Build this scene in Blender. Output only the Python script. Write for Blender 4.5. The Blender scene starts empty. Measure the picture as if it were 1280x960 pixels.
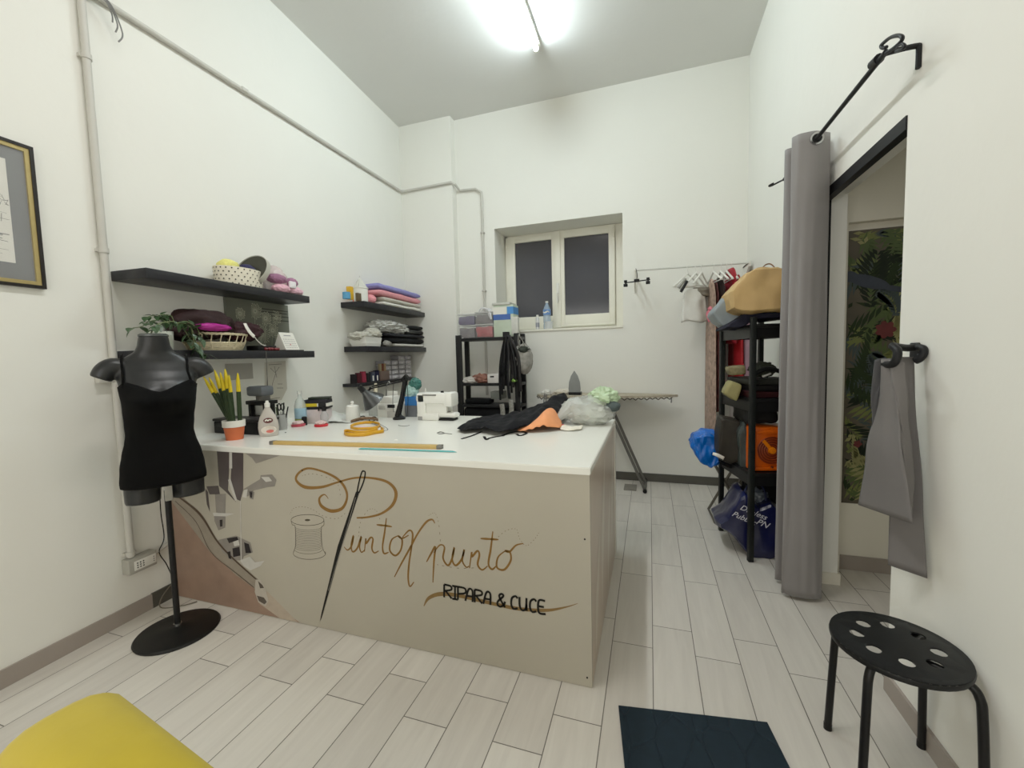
import bpy, bmesh, math, random
from mathutils import Vector, Matrix, noise
C = bpy.context.scene.collection
rnd = random.Random(7)
PI = math.pi
# ------------------------------------------------------------------ camera calibration (metres, z up, camera 1.35 m above the floor)
F_PX, CAM_H = 522.3, 1.35
ROWS = ((0.94977014, -0.00303657, -0.31293364), (0.31191648, -0.07195124, 0.9473812), (-0.02539275, -0.99740353, -0.06738998))
RM = Matrix(ROWS)
CAM = Vector((0, 0, CAM_H))
def ray(px, py): return RM @ Vector((px - 640, py - 480, F_PX))
def hit(px, py, o, n):
    d = ray(px, py); o = Vector(o); n = Vector(n)
    return CAM + d * ((o - CAM).dot(n) / d.dot(n))
def pX(px, py, x): return hit(px, py, (x, 0, 0), (1, 0, 0))
def pY(px, py, y): return hit(px, py, (0, y, 0), (0, 1, 0))
def pZ(px, py, z): return hit(px, py, (0, 0, z), (0, 0, 1))
KL = 0.0482; AL = math.atan(KL)
def WL(y, d, z): return Vector((-2.633 - KL * (y - 1.4) + d, y, z))     # point at distance d off the left wall
def pL(px, py, d=0): return hit(px, py, (-2.633 + d, 1.4, 0), (1, KL, 0))
XR, YB, ZC, TT = 0.884, 4.535, 4.05, 0.908

# ------------------------------------------------------------------ materials
def lin(c):
    c = c / 255.0
    return c / 12.92 if c <= .04045 else ((c + .055) / 1.055) ** 2.4
def S(r, g, b): return (lin(r), lin(g), lin(b), 1)
MATS = {}
def M(name, col, rough=.5, metal=0.0, var=.06, scale=30, bump=0.0, bscale=None, alpha=1, trans=0, emit=0, spec=None, sheen=0):
    if name in MATS: return MATS[name]
    m = bpy.data.materials.new(name); m.use_nodes = True
    nt = m.node_tree; p = nt.nodes['Principled BSDF']
    c = S(*col); g_ = .3 * c[0] + .59 * c[1] + .11 * c[2]; c = tuple(max(0, g_ + (v - g_) * 1.15) ** 1.15 for v in c[:3]) + (1,)
    if spec is None and max(col) < 75 and rough > .3: spec = .22
    tc = nt.nodes.new('ShaderNodeTexCoord')
    if var > 0:
        nz = nt.nodes.new('ShaderNodeTexNoise'); nz.inputs['Scale'].default_value = scale; nz.inputs['Detail'].default_value = 4
        nt.links.new(tc.outputs['Object'], nz.inputs['Vector'])
        mx = nt.nodes.new('ShaderNodeMix'); mx.data_type = 'RGBA'
        mx.inputs[6].default_value = tuple(v * (1 - var * 2) for v in c[:3]) + (1,)
        mx.inputs[7].default_value = tuple(min(1, v * (1 + var * 2)) for v in c[:3]) + (1,)
        nt.links.new(nz.outputs['Fac'], mx.inputs[0]); nt.links.new(mx.outputs[2], p.inputs['Base Color'])
    else:
        p.inputs['Base Color'].default_value = c
    p.inputs['Roughness'].default_value = rough; p.inputs['Metallic'].default_value = metal
    p.inputs['Alpha'].default_value = alpha
    p.inputs['Transmission Weight'].default_value = trans
    if spec is not None: p.inputs['Specular IOR Level'].default_value = spec
    if sheen: p.inputs['Sheen Weight'].default_value = sheen
    if emit:
        p.inputs['Emission Color'].default_value = c; p.inputs['Emission Strength'].default_value = emit
    if bump:
        n2 = nt.nodes.new('ShaderNodeTexNoise'); n2.inputs['Scale'].default_value = bscale or 60; n2.inputs['Detail'].default_value = 5
        nt.links.new(tc.outputs['Object'], n2.inputs['Vector'])
        b = nt.nodes.new('ShaderNodeBump'); b.inputs['Strength'].default_value = bump; b.inputs['Distance'].default_value = .01
        nt.links.new(n2.outputs['Fac'], b.inputs['Height']); nt.links.new(b.outputs['Normal'], p.inputs['Normal'])
    MATS[name] = m
    return m

def math_node(nt, op, a, b=None):
    n = nt.nodes.new('ShaderNodeMath'); n.operation = op
    for i, v in enumerate((a, b)):
        if v is None: continue
        if isinstance(v, (int, float)): n.inputs[i].default_value = v
        else: nt.links.new(v, n.inputs[i])
    return n.outputs[0]

def floor_material():
    m = bpy.data.materials.new('plank_tiles'); m.use_nodes = True; nt = m.node_tree; p = nt.nodes['Principled BSDF']
    g = nt.nodes.new('ShaderNodeNewGeometry'); s = nt.nodes.new('ShaderNodeSeparateXYZ'); nt.links.new(g.outputs['Position'], s.inputs[0])
    W_ = 0.1795
    u = math_node(nt, 'DIVIDE', math_node(nt, 'SUBTRACT', s.outputs[0], 0.0096), W_)
    i = math_node(nt, 'FLOOR', u); fu = math_node(nt, 'SUBTRACT', u, i)
    par = math_node(nt, 'MODULO', math_node(nt, 'ADD', i, 100), 2)
    v = math_node(nt, 'DIVIDE', math_node(nt, 'SUBTRACT', math_node(nt, 'SUBTRACT', s.outputs[1], 2.093),
                  math_node(nt, 'MULTIPLY', par, -.169)), .644)
    j = math_node(nt, 'FLOOR', v); fv = math_node(nt, 'SUBTRACT', v, j)
    eu = math_node(nt, 'MULTIPLY', math_node(nt, 'MINIMUM', fu, math_node(nt, 'SUBTRACT', 1, fu)), W_)
    ev = math_node(nt, 'MULTIPLY', math_node(nt, 'MINIMUM', fv, math_node(nt, 'SUBTRACT', 1, fv)), .644)
    e = math_node(nt, 'MINIMUM', eu, ev)
    grout = math_node(nt, 'LESS_THAN', e, 0.0019)
    cid = nt.nodes.new('ShaderNodeCombineXYZ'); nt.links.new(i, cid.inputs[0]); nt.links.new(j, cid.inputs[1])
    wn = nt.nodes.new('ShaderNodeTexWhiteNoise'); wn.noise_dimensions = '3D'; nt.links.new(cid.outputs[0], wn.inputs['Vector'])
    # wood grain stretched along the plank
    mp = nt.nodes.new('ShaderNodeMapping'); mp.inputs['Scale'].default_value = (26, 2.2, 1)
    ad = nt.nodes.new('ShaderNodeVectorMath'); ad.operation = 'MULTIPLY_ADD'
    nt.links.new(wn.outputs['Color'], ad.inputs[0]); ad.inputs[1].default_value = (3, 3, 3); nt.links.new(g.outputs['Position'], ad.inputs[2])
    nt.links.new(ad.outputs[0], mp.inputs['Vector'])
    nz = nt.nodes.new('ShaderNodeTexNoise'); nz.inputs['Scale'].default_value = 1.0; nz.inputs['Detail'].default_value = 7; nz.inputs['Roughness'].default_value = .6
    nz.inputs['Distortion'].default_value = .6
    nt.links.new(mp.outputs[0], nz.inputs['Vector'])
    f = math_node(nt, 'ADD', math_node(nt, 'MULTIPLY', nz.outputs['Fac'], .75), math_node(nt, 'MULTIPLY', wn.outputs['Value'], .3))
    r = nt.nodes.new('ShaderNodeValToRGB'); nt.links.new(f, r.inputs[0])
    r.color_ramp.elements[0].position = .25; r.color_ramp.elements[0].color = S(186, 180, 171)
    r.color_ramp.elements[1].position = .8; r.color_ramp.elements[1].color = S(208, 203, 193)
    mx = nt.nodes.new('ShaderNodeMix'); mx.data_type = 'RGBA'; nt.links.new(grout, mx.inputs[0]); nt.links.new(r.outputs[0], mx.inputs[6])
    mx.inputs[7].default_value = S(92, 87, 79)
    nt.links.new(mx.outputs[2], p.inputs['Base Color']); p.inputs['Roughness'].default_value = .42
    b = nt.nodes.new('ShaderNodeBump'); b.inputs['Strength'].default_value = .25; b.inputs['Distance'].default_value = .004
    nt.links.new(math_node(nt, 'SUBTRACT', math_node(nt, 'MULTIPLY', nz.outputs['Fac'], .15), grout), b.inputs['Height'])
    nt.links.new(b.outputs['Normal'], p.inputs['Normal'])
    return m

def wall_material(name, col, stain=None, rough=.75):
    m = bpy.data.materials.new(name); m.use_nodes = True; nt = m.node_tree; p = nt.nodes['Principled BSDF']
    g = nt.nodes.new('ShaderNodeNewGeometry')
    nz = nt.nodes.new('ShaderNodeTexNoise'); nz.inputs['Scale'].default_value = 1.6; nz.inputs['Detail'].default_value = 5
    nt.links.new(g.outputs['Position'], nz.inputs['Vector'])
    c = S(*col)
    mx = nt.nodes.new('ShaderNodeMix'); mx.data_type = 'RGBA'; nt.links.new(nz.outputs['Fac'], mx.inputs[0])
    mx.inputs[6].default_value = tuple(v * .96 for v in c[:3]) + (1,); mx.inputs[7].default_value = tuple(min(1, v * 1.03) for v in c[:3]) + (1,)
    out = mx.outputs[2]
    if stain:
        pos, rad, amt = stain
        sv = nt.nodes.new('ShaderNodeVectorMath'); sv.operation = 'DISTANCE'; nt.links.new(g.outputs['Position'], sv.inputs[0]); sv.inputs[1].default_value = pos
        mr = nt.nodes.new('ShaderNodeMapRange'); mr.interpolation_type = 'SMOOTHSTEP'; nt.links.new(sv.outputs['Value'], mr.inputs[0])
        mr.inputs[1].default_value = 0; mr.inputs[2].default_value = rad; mr.inputs[3].default_value = amt; mr.inputs[4].default_value = 0
        m2 = nt.nodes.new('ShaderNodeMix'); m2.data_type = 'RGBA'; nt.links.new(mr.outputs[0], m2.inputs[0]); nt.links.new(out, m2.inputs[6])
        m2.inputs[7].default_value = S(120, 118, 112); out = m2.outputs[2]
    nt.links.new(out, p.inputs['Base Color']); p.inputs['Roughness'].default_value = rough; p.inputs['Specular IOR Level'].default_value = .25
    n2 = nt.nodes.new('ShaderNodeTexNoise'); n2.inputs['Scale'].default_value = 9; n2.inputs['Detail'].default_value = 6
    nt.links.new(g.outputs['Position'], n2.inputs['Vector'])
    b = nt.nodes.new('ShaderNodeBump'); b.inputs['Strength'].default_value = .12; b.inputs['Distance'].default_value = .02
    nt.links.new(n2.outputs['Fac'], b.inputs['Height']); nt.links.new(b.outputs['Normal'], p.inputs['Normal'])
    return m

# ------------------------------------------------------------------ mesh builder
class B:
    def __init__(s): s.bm = bmesh.new(); s.m = 0
    def _new(s, f0):
        fs = [f for f in s.bm.faces if f.index == -1 or f not in f0]
        return fs
    def face(s, pts):
        f = s.bm.faces.new([s.bm.verts.new(Vector(p)) for p in pts]); f.material_index = s.m; return f
    def box(s, c, size, rz=0, bev=0, mat=None, seg=2):
        bm2 = bmesh.new(); bmesh.ops.create_cube(bm2, size=1)
        bmesh.ops.scale(bm2, vec=Vector(size), verts=bm2.verts)
        if bev: bmesh.ops.bevel(bm2, geom=list(bm2.edges), offset=bev, segments=seg, affect='EDGES', profile=.5)
        X = Matrix.Translation(Vector(c)) @ (mat.to_4x4() if mat else Matrix.Rotation(rz, 4, 'Z'))
        bm2.transform(X); s.merge(bm2); return s
    def merge(s, bm2):
        vm = {v: s.bm.verts.new(v.co) for v in bm2.verts}
        for f in bm2.faces:
            try:
                g = s.bm.faces.new([vm[v] for v in f.verts]); g.material_index = s.m
            except ValueError: pass
        bm2.free()
    def span(s, a, b, bev=0): # axis-aligned box between two corners
        a = Vector(a); b = Vector(b)
        return s.box((a + b) / 2, [abs(x) for x in (b - a)], bev=bev)
    def tube(s, pts, r, seg=8, cap=True, close=False):
        pts = [Vector(p) for p in pts]; n = len(pts)
        rs = r if isinstance(r, (list, tuple)) else [r] * n
        rings = []; up = None
        for i, p in enumerate(pts):
            a = pts[(i - 1) % n] if (i > 0 or close) else p; b = pts[(i + 1) % n] if (i < n - 1 or close) else p
            t = (b - a)
            if t.length < 1e-9: t = Vector((0, 0, 1))
            t.normalize()
            if up is None:
                up = Vector((0, 0, 1)) if abs(t.z) < .9 else Vector((1, 0, 0))
            u = (up - t * up.dot(t))
            if u.length < 1e-6: u = t.orthogonal()
            u.normalize(); up = u; w = t.cross(u)
            rings.append([s.bm.verts.new(p + (u * math.cos(2 * PI * k / seg) + w * math.sin(2 * PI * k / seg)) * rs[i]) for k in range(seg)])
        m = n if close else n - 1
        for i in range(m):
            A, D = rings[i], rings[(i + 1) % n]
            for k in range(seg):
                f = s.bm.faces.new([A[k], A[(k + 1) % seg], D[(k + 1) % seg], D[k]]); f.material_index = s.m
        if cap and not close:
            for rg in (rings[0][::-1], rings[-1]):
                f = s.bm.faces.new(rg); f.material_index = s.m
        return s
    def lathe(s, prof, c=(0, 0, 0), seg=24, X=None, sx=1, sy=1, cap=True):
        c = Vector(c); rings = []
        for r, z in prof:
            rg = []
            for k in range(seg):
                v = Vector((r * sx * math.cos(2 * PI * k / seg), r * sy * math.sin(2 * PI * k / seg), z))
                if X: v = X @ v
                rg.append(s.bm.verts.new(c + v))
            rings.append(rg)
        for A, D in zip(rings, rings[1:]):
            for k in range(seg):
                f = s.bm.faces.new([A[k], A[(k + 1) % seg], D[(k + 1) % seg], D[k]]); f.material_index = s.m
        for rg, pr in ((rings[0][::-1], prof[0]), (rings[-1], prof[-1])):
            if pr[0] > 1e-5 and cap:
                f = s.bm.faces.new(rg); f.material_index = s.m
        return s
    def rings(s, rows, cap=True): # list of closed loops of points
        R_ = [[s.bm.verts.new(Vector(p)) for p in r] for r in rows]
        n = len(R_[0])
        for A, D in zip(R_, R_[1:]):
            for k in range(n):
                f = s.bm.faces.new([A[k], A[(k + 1) % n], D[(k + 1) % n], D[k]]); f.material_index = s.m
        if cap:
            for rg in (R_[0][::-1], R_[-1]):
                f = s.bm.faces.new(rg); f.material_index = s.m
        return s
    def grid(s, fn, nu, nv):
        V = [[s.bm.verts.new(Vector(fn(i / nu, j / nv))) for j in range(nv + 1)] for i in range(nu + 1)]
        for i in range(nu):
            for j in range(nv):
                f = s.bm.faces.new([V[i][j], V[i + 1][j], V[i + 1][j + 1], V[i][j + 1]]); f.material_index = s.m
        return s
    def prism(s, pts, off): # closed polygon of 3-D points extruded by an offset vector
        off = Vector(off); A = [s.bm.verts.new(Vector(p)) for p in pts]; D = [s.bm.verts.new(Vector(p) + off) for p in pts]
        n = len(pts)
        fs = [s.bm.faces.new(A[::-1]), s.bm.faces.new(D)]
        for k in range(n): fs.append(s.bm.faces.new([A[k], A[(k + 1) % n], D[(k + 1) % n], D[k]]))
        for f in fs: f.material_index = s.m
        return s
    def blob(s, c, rad, seed=0, amp=.15, sc=3.0, sub=4, flat=None, rz=0):
        bm2 = bmesh.new(); bmesh.ops.create_icosphere(bm2, subdivisions=sub, radius=1)
        o = Vector((seed * 3.7, seed * 1.3, seed * 2.1)); X = Matrix.Rotation(rz, 3, 'Z')
        for v in bm2.verts:
            n = noise.noise(v.co * sc + o) * amp + abs(noise.noise(v.co * sc * 2.3 + o)) * amp * .7
            p = v.co * (1 + n)
            p = X @ Vector((p.x * rad[0], p.y * rad[1], p.z * rad[2]))
            if flat is not None and p.z < -flat: p.z = -flat + (p.z + flat) * .03
            v.co = p + Vector(c)
        s.merge(bm2); return s
    def ribbon(s, pts, w, nrm, lift=0):  # flat stroke of varying width
        pts = [Vector(p) for p in pts]; nrm = Vector(nrm).normalized(); n = len(pts)
        ws = w if isinstance(w, (list, tuple)) else [w] * n
        L, R_ = [], []
        for i, p in enumerate(pts):
            t = (pts[min(n - 1, i + 1)] - pts[max(0, i - 1)])
            if t.length < 1e-9: t = Vector((1, 0, 0))
            t.normalize(); sd = t.cross(nrm)
            L.append(s.bm.verts.new(p + sd * ws[i] / 2 + nrm * lift)); R_.append(s.bm.verts.new(p - sd * ws[i] / 2 + nrm * lift))
        for i in range(n - 1):
            f = s.bm.faces.new([L[i], L[i + 1], R_[i + 1], R_[i]]); f.material_index = s.m
        return s
    def subdivide(s, cuts=2):
        bmesh.ops.subdivide_edges(s.bm, edges=list(s.bm.edges), cuts=cuts, use_grid_fill=True); return s
    def jitter(s, amp, sc, seed=0, fn=None):
        o = Vector((seed * 2.7, seed * 5.1, seed * 1.9))
        s.bm.normal_update()
        for v in s.bm.verts:
            n = noise.noise(v.co * sc + o) + .5 * noise.noise(v.co * sc * 2.2 + o)
            v.co += v.normal * n * amp
        return s
    def soft(s, k=4, f=.5):
        for _ in range(k): bmesh.ops.smooth_vert(s.bm, verts=s.bm.verts, factor=f, use_axis_x=True, use_axis_y=True, use_axis_z=True)
        return s

def smooth_path(pts, n=8, close=False):
    pts = [Vector(p) for p in pts]; out = []; N = len(pts)
    rng = range(N if close else N - 1)
    for i in rng:
        g = (lambda k: pts[k % N]) if close else (lambda k: pts[max(0, min(N - 1, k))])
        p0, p1, p2, p3 = g(i - 1), g(i), g(i + 1), g(i + 2)
        for k in range(n):
            t = k / n
            out.append(.5 * ((2 * p1) + (p2 - p0) * t + (2 * p0 - 5 * p1 + 4 * p2 - p3) * t * t + (3 * p1 - p0 - 3 * p2 + p3) * t ** 3))
    if not close: out.append(pts[-1])
    return out
def interp(vals, n):
    out = []; N = len(vals)
    for i in range(n):
        t = i / (n - 1) * (N - 1); k = min(N - 2, int(t)); out.append(vals[k] + (vals[k + 1] - vals[k]) * (t - k))
    return out

# ------------------------------------------------------------------ linking
def root_of(o):
    while o.parent: o = o.parent
    return o
def local_inv(o):
    r = root_of(o)
    return (Matrix.Translation(r.location) @ r.rotation_euler.to_matrix().to_4x4()).inverted()
def obj(name, b, mats, parent=None, ang=40, local=False, mods=(), label=None, smooth=True):
    """one mesh object; b is in world coordinates unless local=True"""
    bm = b.bm
    if parent is not None and not local: bm.transform(local_inv(parent))
    bmesh.ops.recalc_face_normals(bm, faces=bm.faces)
    me = bpy.data.meshes.new(name); bm.to_mesh(me); bm.free()
    for m in (mats if isinstance(mats, (list, tuple)) else [mats]): me.materials.append(m)
    if smooth:
        me.shade_smooth()
        if ang < 180: me.set_sharp_from_angle(angle=math.radians(ang))
    o = bpy.data.objects.new(name, me); C.objects.link(o)
    if parent is not None: o.parent = parent
    for kind, kw in mods:
        md = o.modifiers.new(kind.lower(), kind)
        for k, v in kw.items(): setattr(md, k, v)
    if label: o['label'] = label
    return o
def tag(o, label, cat, group=None):
    o['label'] = label; o['category'] = cat
    if group: o['group'] = group
    return o
def thing(name, label, cat, loc=(0, 0, 0), rz=0, group=None):
    o = bpy.data.objects.new(name, None); C.objects.link(o); o.empty_display_size = .05
    o.location = Vector(loc); o.rotation_euler = (0, 0, rz)
    return tag(o, label, cat, group)
def solo(name, b, mats, label, cat, group=None, ang=40, mods=()):
    """a thing that is one mesh; origin moved to the middle of its underside"""
    vs = b.bm.verts
    lo = Vector([min(v.co[i] for v in vs) for i in range(3)]); hi = Vector([max(v.co[i] for v in vs) for i in range(3)])
    c = Vector(((lo.x + hi.x) / 2, (lo.y + hi.y) / 2, lo.z))
    b.bm.transform(Matrix.Translation(-c))
    o = obj(name, b, mats, None, ang, mods=mods); o.location = c
    return tag(o, label, cat, group)
def struct(name, b, mats, parent=None, ang=40):
    o = obj(name, b, mats, parent, ang)
    if parent is None: o['kind'] = 'structure'
    return o
def dup(root, loc, rz=None, label=None, group=None):
    r = root.copy(); C.objects.link(r); r.location = Vector(loc)
    if rz is not None: r.rotation_euler = (0, 0, rz)
    if label: r['label'] = label
    if group: r['group'] = group
    for ch in list(root.children):
        c = ch.copy(); C.objects.link(c); c.parent = r
        for g in ch.children:
            d = g.copy(); C.objects.link(d); d.parent = c
    return r
def text_builder(body, size, X, shear=0):
    cu = bpy.data.curves.new('writing', 'FONT'); cu.body = body; cu.size = size; cu.shear = shear; cu.resolution_u = 3
    o = bpy.data.objects.new('writing', cu); C.objects.link(o)
    dg = bpy.context.evaluated_depsgraph_get(); me = bpy.data.meshes.new_from_object(o.evaluated_get(dg))
    b = B(); b.bm.from_mesh(me); b.bm.transform(X)
    bpy.data.objects.remove(o); bpy.data.curves.remove(cu); bpy.data.meshes.remove(me)
    return b
def frame_matrix(o, x, y):
    x = Vector(x).normalized(); y = Vector(y).normalized(); z = x.cross(y)
    m = Matrix.Identity(4)
    for i, a in enumerate((x, y, z)):
        for k in range(3): m[k][i] = a[k]
    m.translation = Vector(o); return m

# ------------------------------------------------------------------ common materials
WHITE = M('white_paint', (226, 224, 216), .45, var=.02, scale=6)
BLACKWOOD = M('black_wood', (34, 34, 35), .45, var=.08, scale=12)
BLACKMETAL = M('black_metal', (26, 26, 27), .38, var=.05)
BLACKPL = M('black_plastic', (24, 24, 25), .5, var=.05)
BLACKCLOTH = M('black_cloth', (13, 13, 15), .9, var=.15, scale=60, bump=.3, bscale=300)
GREYMETAL = M('grey_metal', (120, 118, 114), .4, .6, var=.04)
CHROME = M('steel', (190, 190, 190), .25, 1.0, var=0)
WHITEPL = M('white_plastic', (226, 225, 219), .35, var=.02)
CLEAR = M('clear_plastic', (235, 238, 238), .12, var=0, alpha=.15)
CREAM = M('cream_paint', (232, 230, 219), .4, var=.03, scale=8)
GOLD = M('gold_print', (132, 100, 50), .5, var=.12, scale=25)
INK = M('black_print', (20, 19, 18), .5, var=0)
PAPER = M('white_paper', (228, 226, 218), .7, var=.02)
# ================================================================== THE SETTING
WALLM = wall_material('wall_plaster', (228, 227, 219))
WALLB = wall_material('wall_plaster_back', (228, 227, 219), stain=((-.84, YB, 3.66), .36, .09))
CEILM = wall_material('ceiling_plaster', (214, 214, 210))
b = B(); b.span((-3.4, -1.8, -.06), (3.2, 5.6, 0)); struct('floor', b, floor_material())
b = B(); b.span((-3.4, -1.8, ZC), (1.05, 5.1, ZC + .1)); struct('ceiling', b, CEILM)
b = B()
b.prism([WL(-1.7, 0, 0), WL(4.75, 0, 0), WL(4.75, -.12, 0), WL(-1.7, -.12, 0)], (0, 0, ZC)); struct('wall_left', b, WALLM)
# back wall with the window opening
wx0, wx1, wz0, wz1 = -1.661, -.26, 1.632, 2.784
b = B(); RV = .42
b.span((-2.12, YB, 0), (wx0, YB + RV, ZC)); b.span((wx1, YB, 0), (XR + .14, YB + RV, ZC))
b.span((wx0, YB, 0), (wx1, YB + RV, wz0)); b.span((wx0, YB, wz1), (wx1, YB + RV, ZC)); struct('wall_back', b, WALLB)
b = B(); b.prism([(-2.9, 4.43, 0), (-2.117, 4.43, 0), (-2.117, 4.8, 0), (-2.9, 4.8, 0)], (0, 0, ZC)); o = struct('pillar', b, WALLM)
dy0, dy1, dz = 1.935, 2.76, 2.172
b = B(); TH = .13
b.span((XR, -1.7, 0), (XR + TH, dy0, ZC)); b.span((XR, dy1, 0), (XR + TH, YB + .2, ZC)); b.span((XR, dy0, dz), (XR + TH, dy1, ZC))
struct('wall_right', b, WALLM)
b = B(); b.span((-3.3, -1.82, 0), (1.05, -1.7, ZC)); struct('wall_front', b, WALLM)
# small room beyond the doorway
SIDEM = wall_material('side_room_plaster', (224, 219, 204))
b = B(); b.span((XR + TH, 2.98, 0), (3.1, 3.1, 2.75)); struct('wall_side_back', b, SIDEM)
b = B(); b.span((3.0, .6, 0), (3.1, 2.98, 2.75)); struct('wall_side_right', b, SIDEM)
b = B(); b.span((XR + TH, .5, 0), (3.1, .6, 2.75)); struct('wall_side_front', b, SIDEM)
b = B(); b.span((XR + TH, .5, 2.75), (3.1, 3.1, 2.85)); struct('ceiling_side', b, SIDEM)
b = B(); b.span((1.085, 2.93, 2.06), (3.0, 2.9795, 2.749)); b.span((XR + TH + .0005, 2.93, 0), (1.085, 2.9795, 2.749)); struct('trim_1', b, SIDEM)
TILE = M('skirting_tile', (158, 150, 143), .5, var=.06, scale=5)
DARKSK = M('dark_skirting', (84, 82, 76), .5, var=.08, scale=5)
b = B(); b.prism([WL(-1.7, 0, 0), WL(1.49, 0, 0), WL(1.49, .011, 0), WL(-1.7, .011, 0)], (0, 0, .08)); struct('baseboard_left', b, TILE)
b = B(); b.prism([WL(1.49, 0, 0), WL(1.615, 0, 0), WL(1.615, .012, 0), WL(1.49, .012, 0)], (0, 0, .083)); struct('baseboard_left_dark', b, DARKSK)
b = B(); b.span((-2.1, YB - .012, 0), (XR, YB, .085)); struct('baseboard_back', b, DARKSK)
b = B(); b.span((XR - .011, -1.7, 0), (XR, dy0, .075)); b.span((XR - .011, dy1 + .05, 0), (XR, YB - .012, .075)); struct('baseboard_right', b, TILE)
b = B(); b.span((XR + .05, dy1 - .011, 0), (XR + TH + .011, dy1 - .0005, .065)); b.span((XR + TH + .0005, dy1 - .0005, 0), (XR + TH + .011, 2.929, .065)); struct('trim_2', b, SIDEM)
b = B(); b.span((1.086, 2.965, 0), (3.0, 2.98, .085)); struct('baseboard_side', b, TILE)
# black steel edging of the doorway
b = B(); b.span((XR - .006, dy1 - .004, 0), (XR + .055, dy1 + .05, dz + .004)); b.span((XR - .006, dy0, dz - .045), (XR + .03, dy1 + .05, dz + .004))
struct('door_1', b, M('door_edging', (28, 29, 32), .5, var=.04))

# window: frame, two casements with dark panes at night
fy = YB + .385
s_ = fy / YB
def fx(v): return v * s_
def fz(v): return CAM_H + (v - CAM_H) * s_
win = thing('window_1', None, None); del win['label']; del win['category']; win['kind'] = 'structure'
b = B(); x0, x1, z0, z1 = wx0, wx1, wz0, wz1
gx = [fx(v) for v in (-1.53, -1.455, -1.41, -.998, -.953, -.905, -.86, -.398, -.345, -.30)]
b.span((x0, fy - .02, z0), (fx(-1.53) + .03, fy + .06, z1)); b.span((fx(-.37), fy - .004, z0), (x1 + .0, fy + .06, z1)); b.span((fx(-.325), fy - .03, z0), (x1, fy - .004, z1))
b.span((x0, fy - .02, z1 - .075), (x1, fy + .06, z1)); b.span((x0, fy - .02, z0), (x1, fy + .06, z0 + .06))
obj('window_frame', b, CREAM, win)
PANE = M('night_glass', (80, 80, 85), .1, var=.12, scale=1.2, spec=.35)
def casement(xa, xb, ga, gb, za, zb):
    zb0, zb1 = fz(1.772), fz(2.586)
    b = B()
    b.span((xa, fy - .055, za), (ga, fy - .005, zb), .006); b.span((gb, fy - .055, za), (xb, fy - .005, zb), .006)
    b.span((ga - .01, fy - .052, za), (gb + .01, fy - .005, zb0), .006); b.span((ga - .01, fy - .052, zb1), (gb + .01, fy - .005, zb), .006)
    s = obj('casement', b, CREAM, win)
    b = B(); b.span((ga - .005, fy - .03, zb0 - .005), (gb + .005, fy - .022, zb1 + .005)); obj('pane', b, PANE, s)
    b = B()
    for z in (za + .12, zb - .12): b.tube([(xb - .012 if ga > -1.2 else xa + .012, fy - .062, z - .025), (xb - .012 if ga > -1.2 else xa + .012, fy - .062, z + .025)], .008)
    obj('hinge', b, CREAM, s)
    return s
casement(fx(-1.515), fx(-.935), fx(-1.41), fx(-.998), z0 + .03, fz(2.652))
c2 = casement(fx(-.93), fx(-.335), fx(-.86), fx(-.398), z0 + .03, fz(2.668))
b = B(); b.span((fx(-.965), fy - .075, z0 + .03), (fx(-.90), fy - .05, fz(2.66)), .006); obj('meeting_stile', b, CREAM, win)
b = B(); b.box((fx(-.93), fy - .085, fz(2.02)), (.03, .02, .2), bev=.006); b.tube([(fx(-.93), fy - .09, fz(2.0)), (fx(-.93), fy - .125, fz(2.0)), (fx(-.93), fy - .125, fz(1.9))], .009); obj('window_handle', b, WHITEPL, win)
b = B(); b.span((x0 + .002, YB - .012, wz0 - .02), (x1 - .002, fy - .02, wz0 + .004), .004); obj('sill', b, CREAM, win)
b = B(); b.box((fx(-.62), fy - .063, z0 + .052), (fx(-.335) - fx(-.90), .016, .022), bev=.004); obj('drip_rail', b, CREAM, win)

# ---- electrical conduits on the walls
PIPE = M('conduit_grey', (194, 192, 185), .5, var=.02)
t = thing('electrical_conduit', 'vertical pale conduit running down the left wall to the socket box', 'conduit', WL(1.4, .02, .3))
b = B(); b.tube([WL(1.4, .024, .34), WL(1.4, .024, 3.25)], .0165, 12); obj('tube', b, PIPE, t)
for z in (.36, 1.93, 2.86):
    b = B(); b.tube([WL(1.4, .024, z - .012), WL(1.4, .024, z + .012)], .021, 12); b.span(WL(1.4, 0, z - .008) + Vector((0, -.026, 0)), WL(1.4, .02, z + .008) + Vector((0, .026, 0))); obj('clip', b, PIPE, t)
t = thing('electrical_conduit', 'long conduit along the left wall, over the pillar, then down beside the window', 'conduit', (-2.6, 4.2, 1.2))
path = [WL(1.44, .02, 3.19), WL(2.6, .02, 3.235), WL(4.37, .02, 3.3), Vector((-2.72, 4.41, 3.305)), Vector((-2.12, 4.41, 3.318)), Vector((-2.085, 4.44, 3.3)), Vector((-2.06, 4.515, 3.255)), Vector((-1.87, 4.515, 3.245)), Vector((-1.80, 4.515, 3.20)), Vector((-1.795, 4.515, 3.1)), Vector((-1.80, 4.515, .9))]
b = B(); b.tube(path, .0145, 10); obj('tube', b, PIPE, t)
for p in (WL(2.3, .02, 3.225), Vector((-1.796, 4.515, 2.75)), Vector((-1.798, 4.515, 2.1))):
    b = B(); b.box(p, (.04, .05, .025) if p.x < -2.3 else (.045, .04, .02), bev=.004); obj('clip', b, PIPE, t)
t = thing('junction_box', 'pale junction box with loose wires, high on the left wall where conduits meet', 'junction box', WL(1.43, 0, 3.2))
b = B(); b.box(WL(1.42, .03, 3.225), (.06, .10, .10), rz=AL, bev=.006); obj('case', b, PIPE, t)
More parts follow.
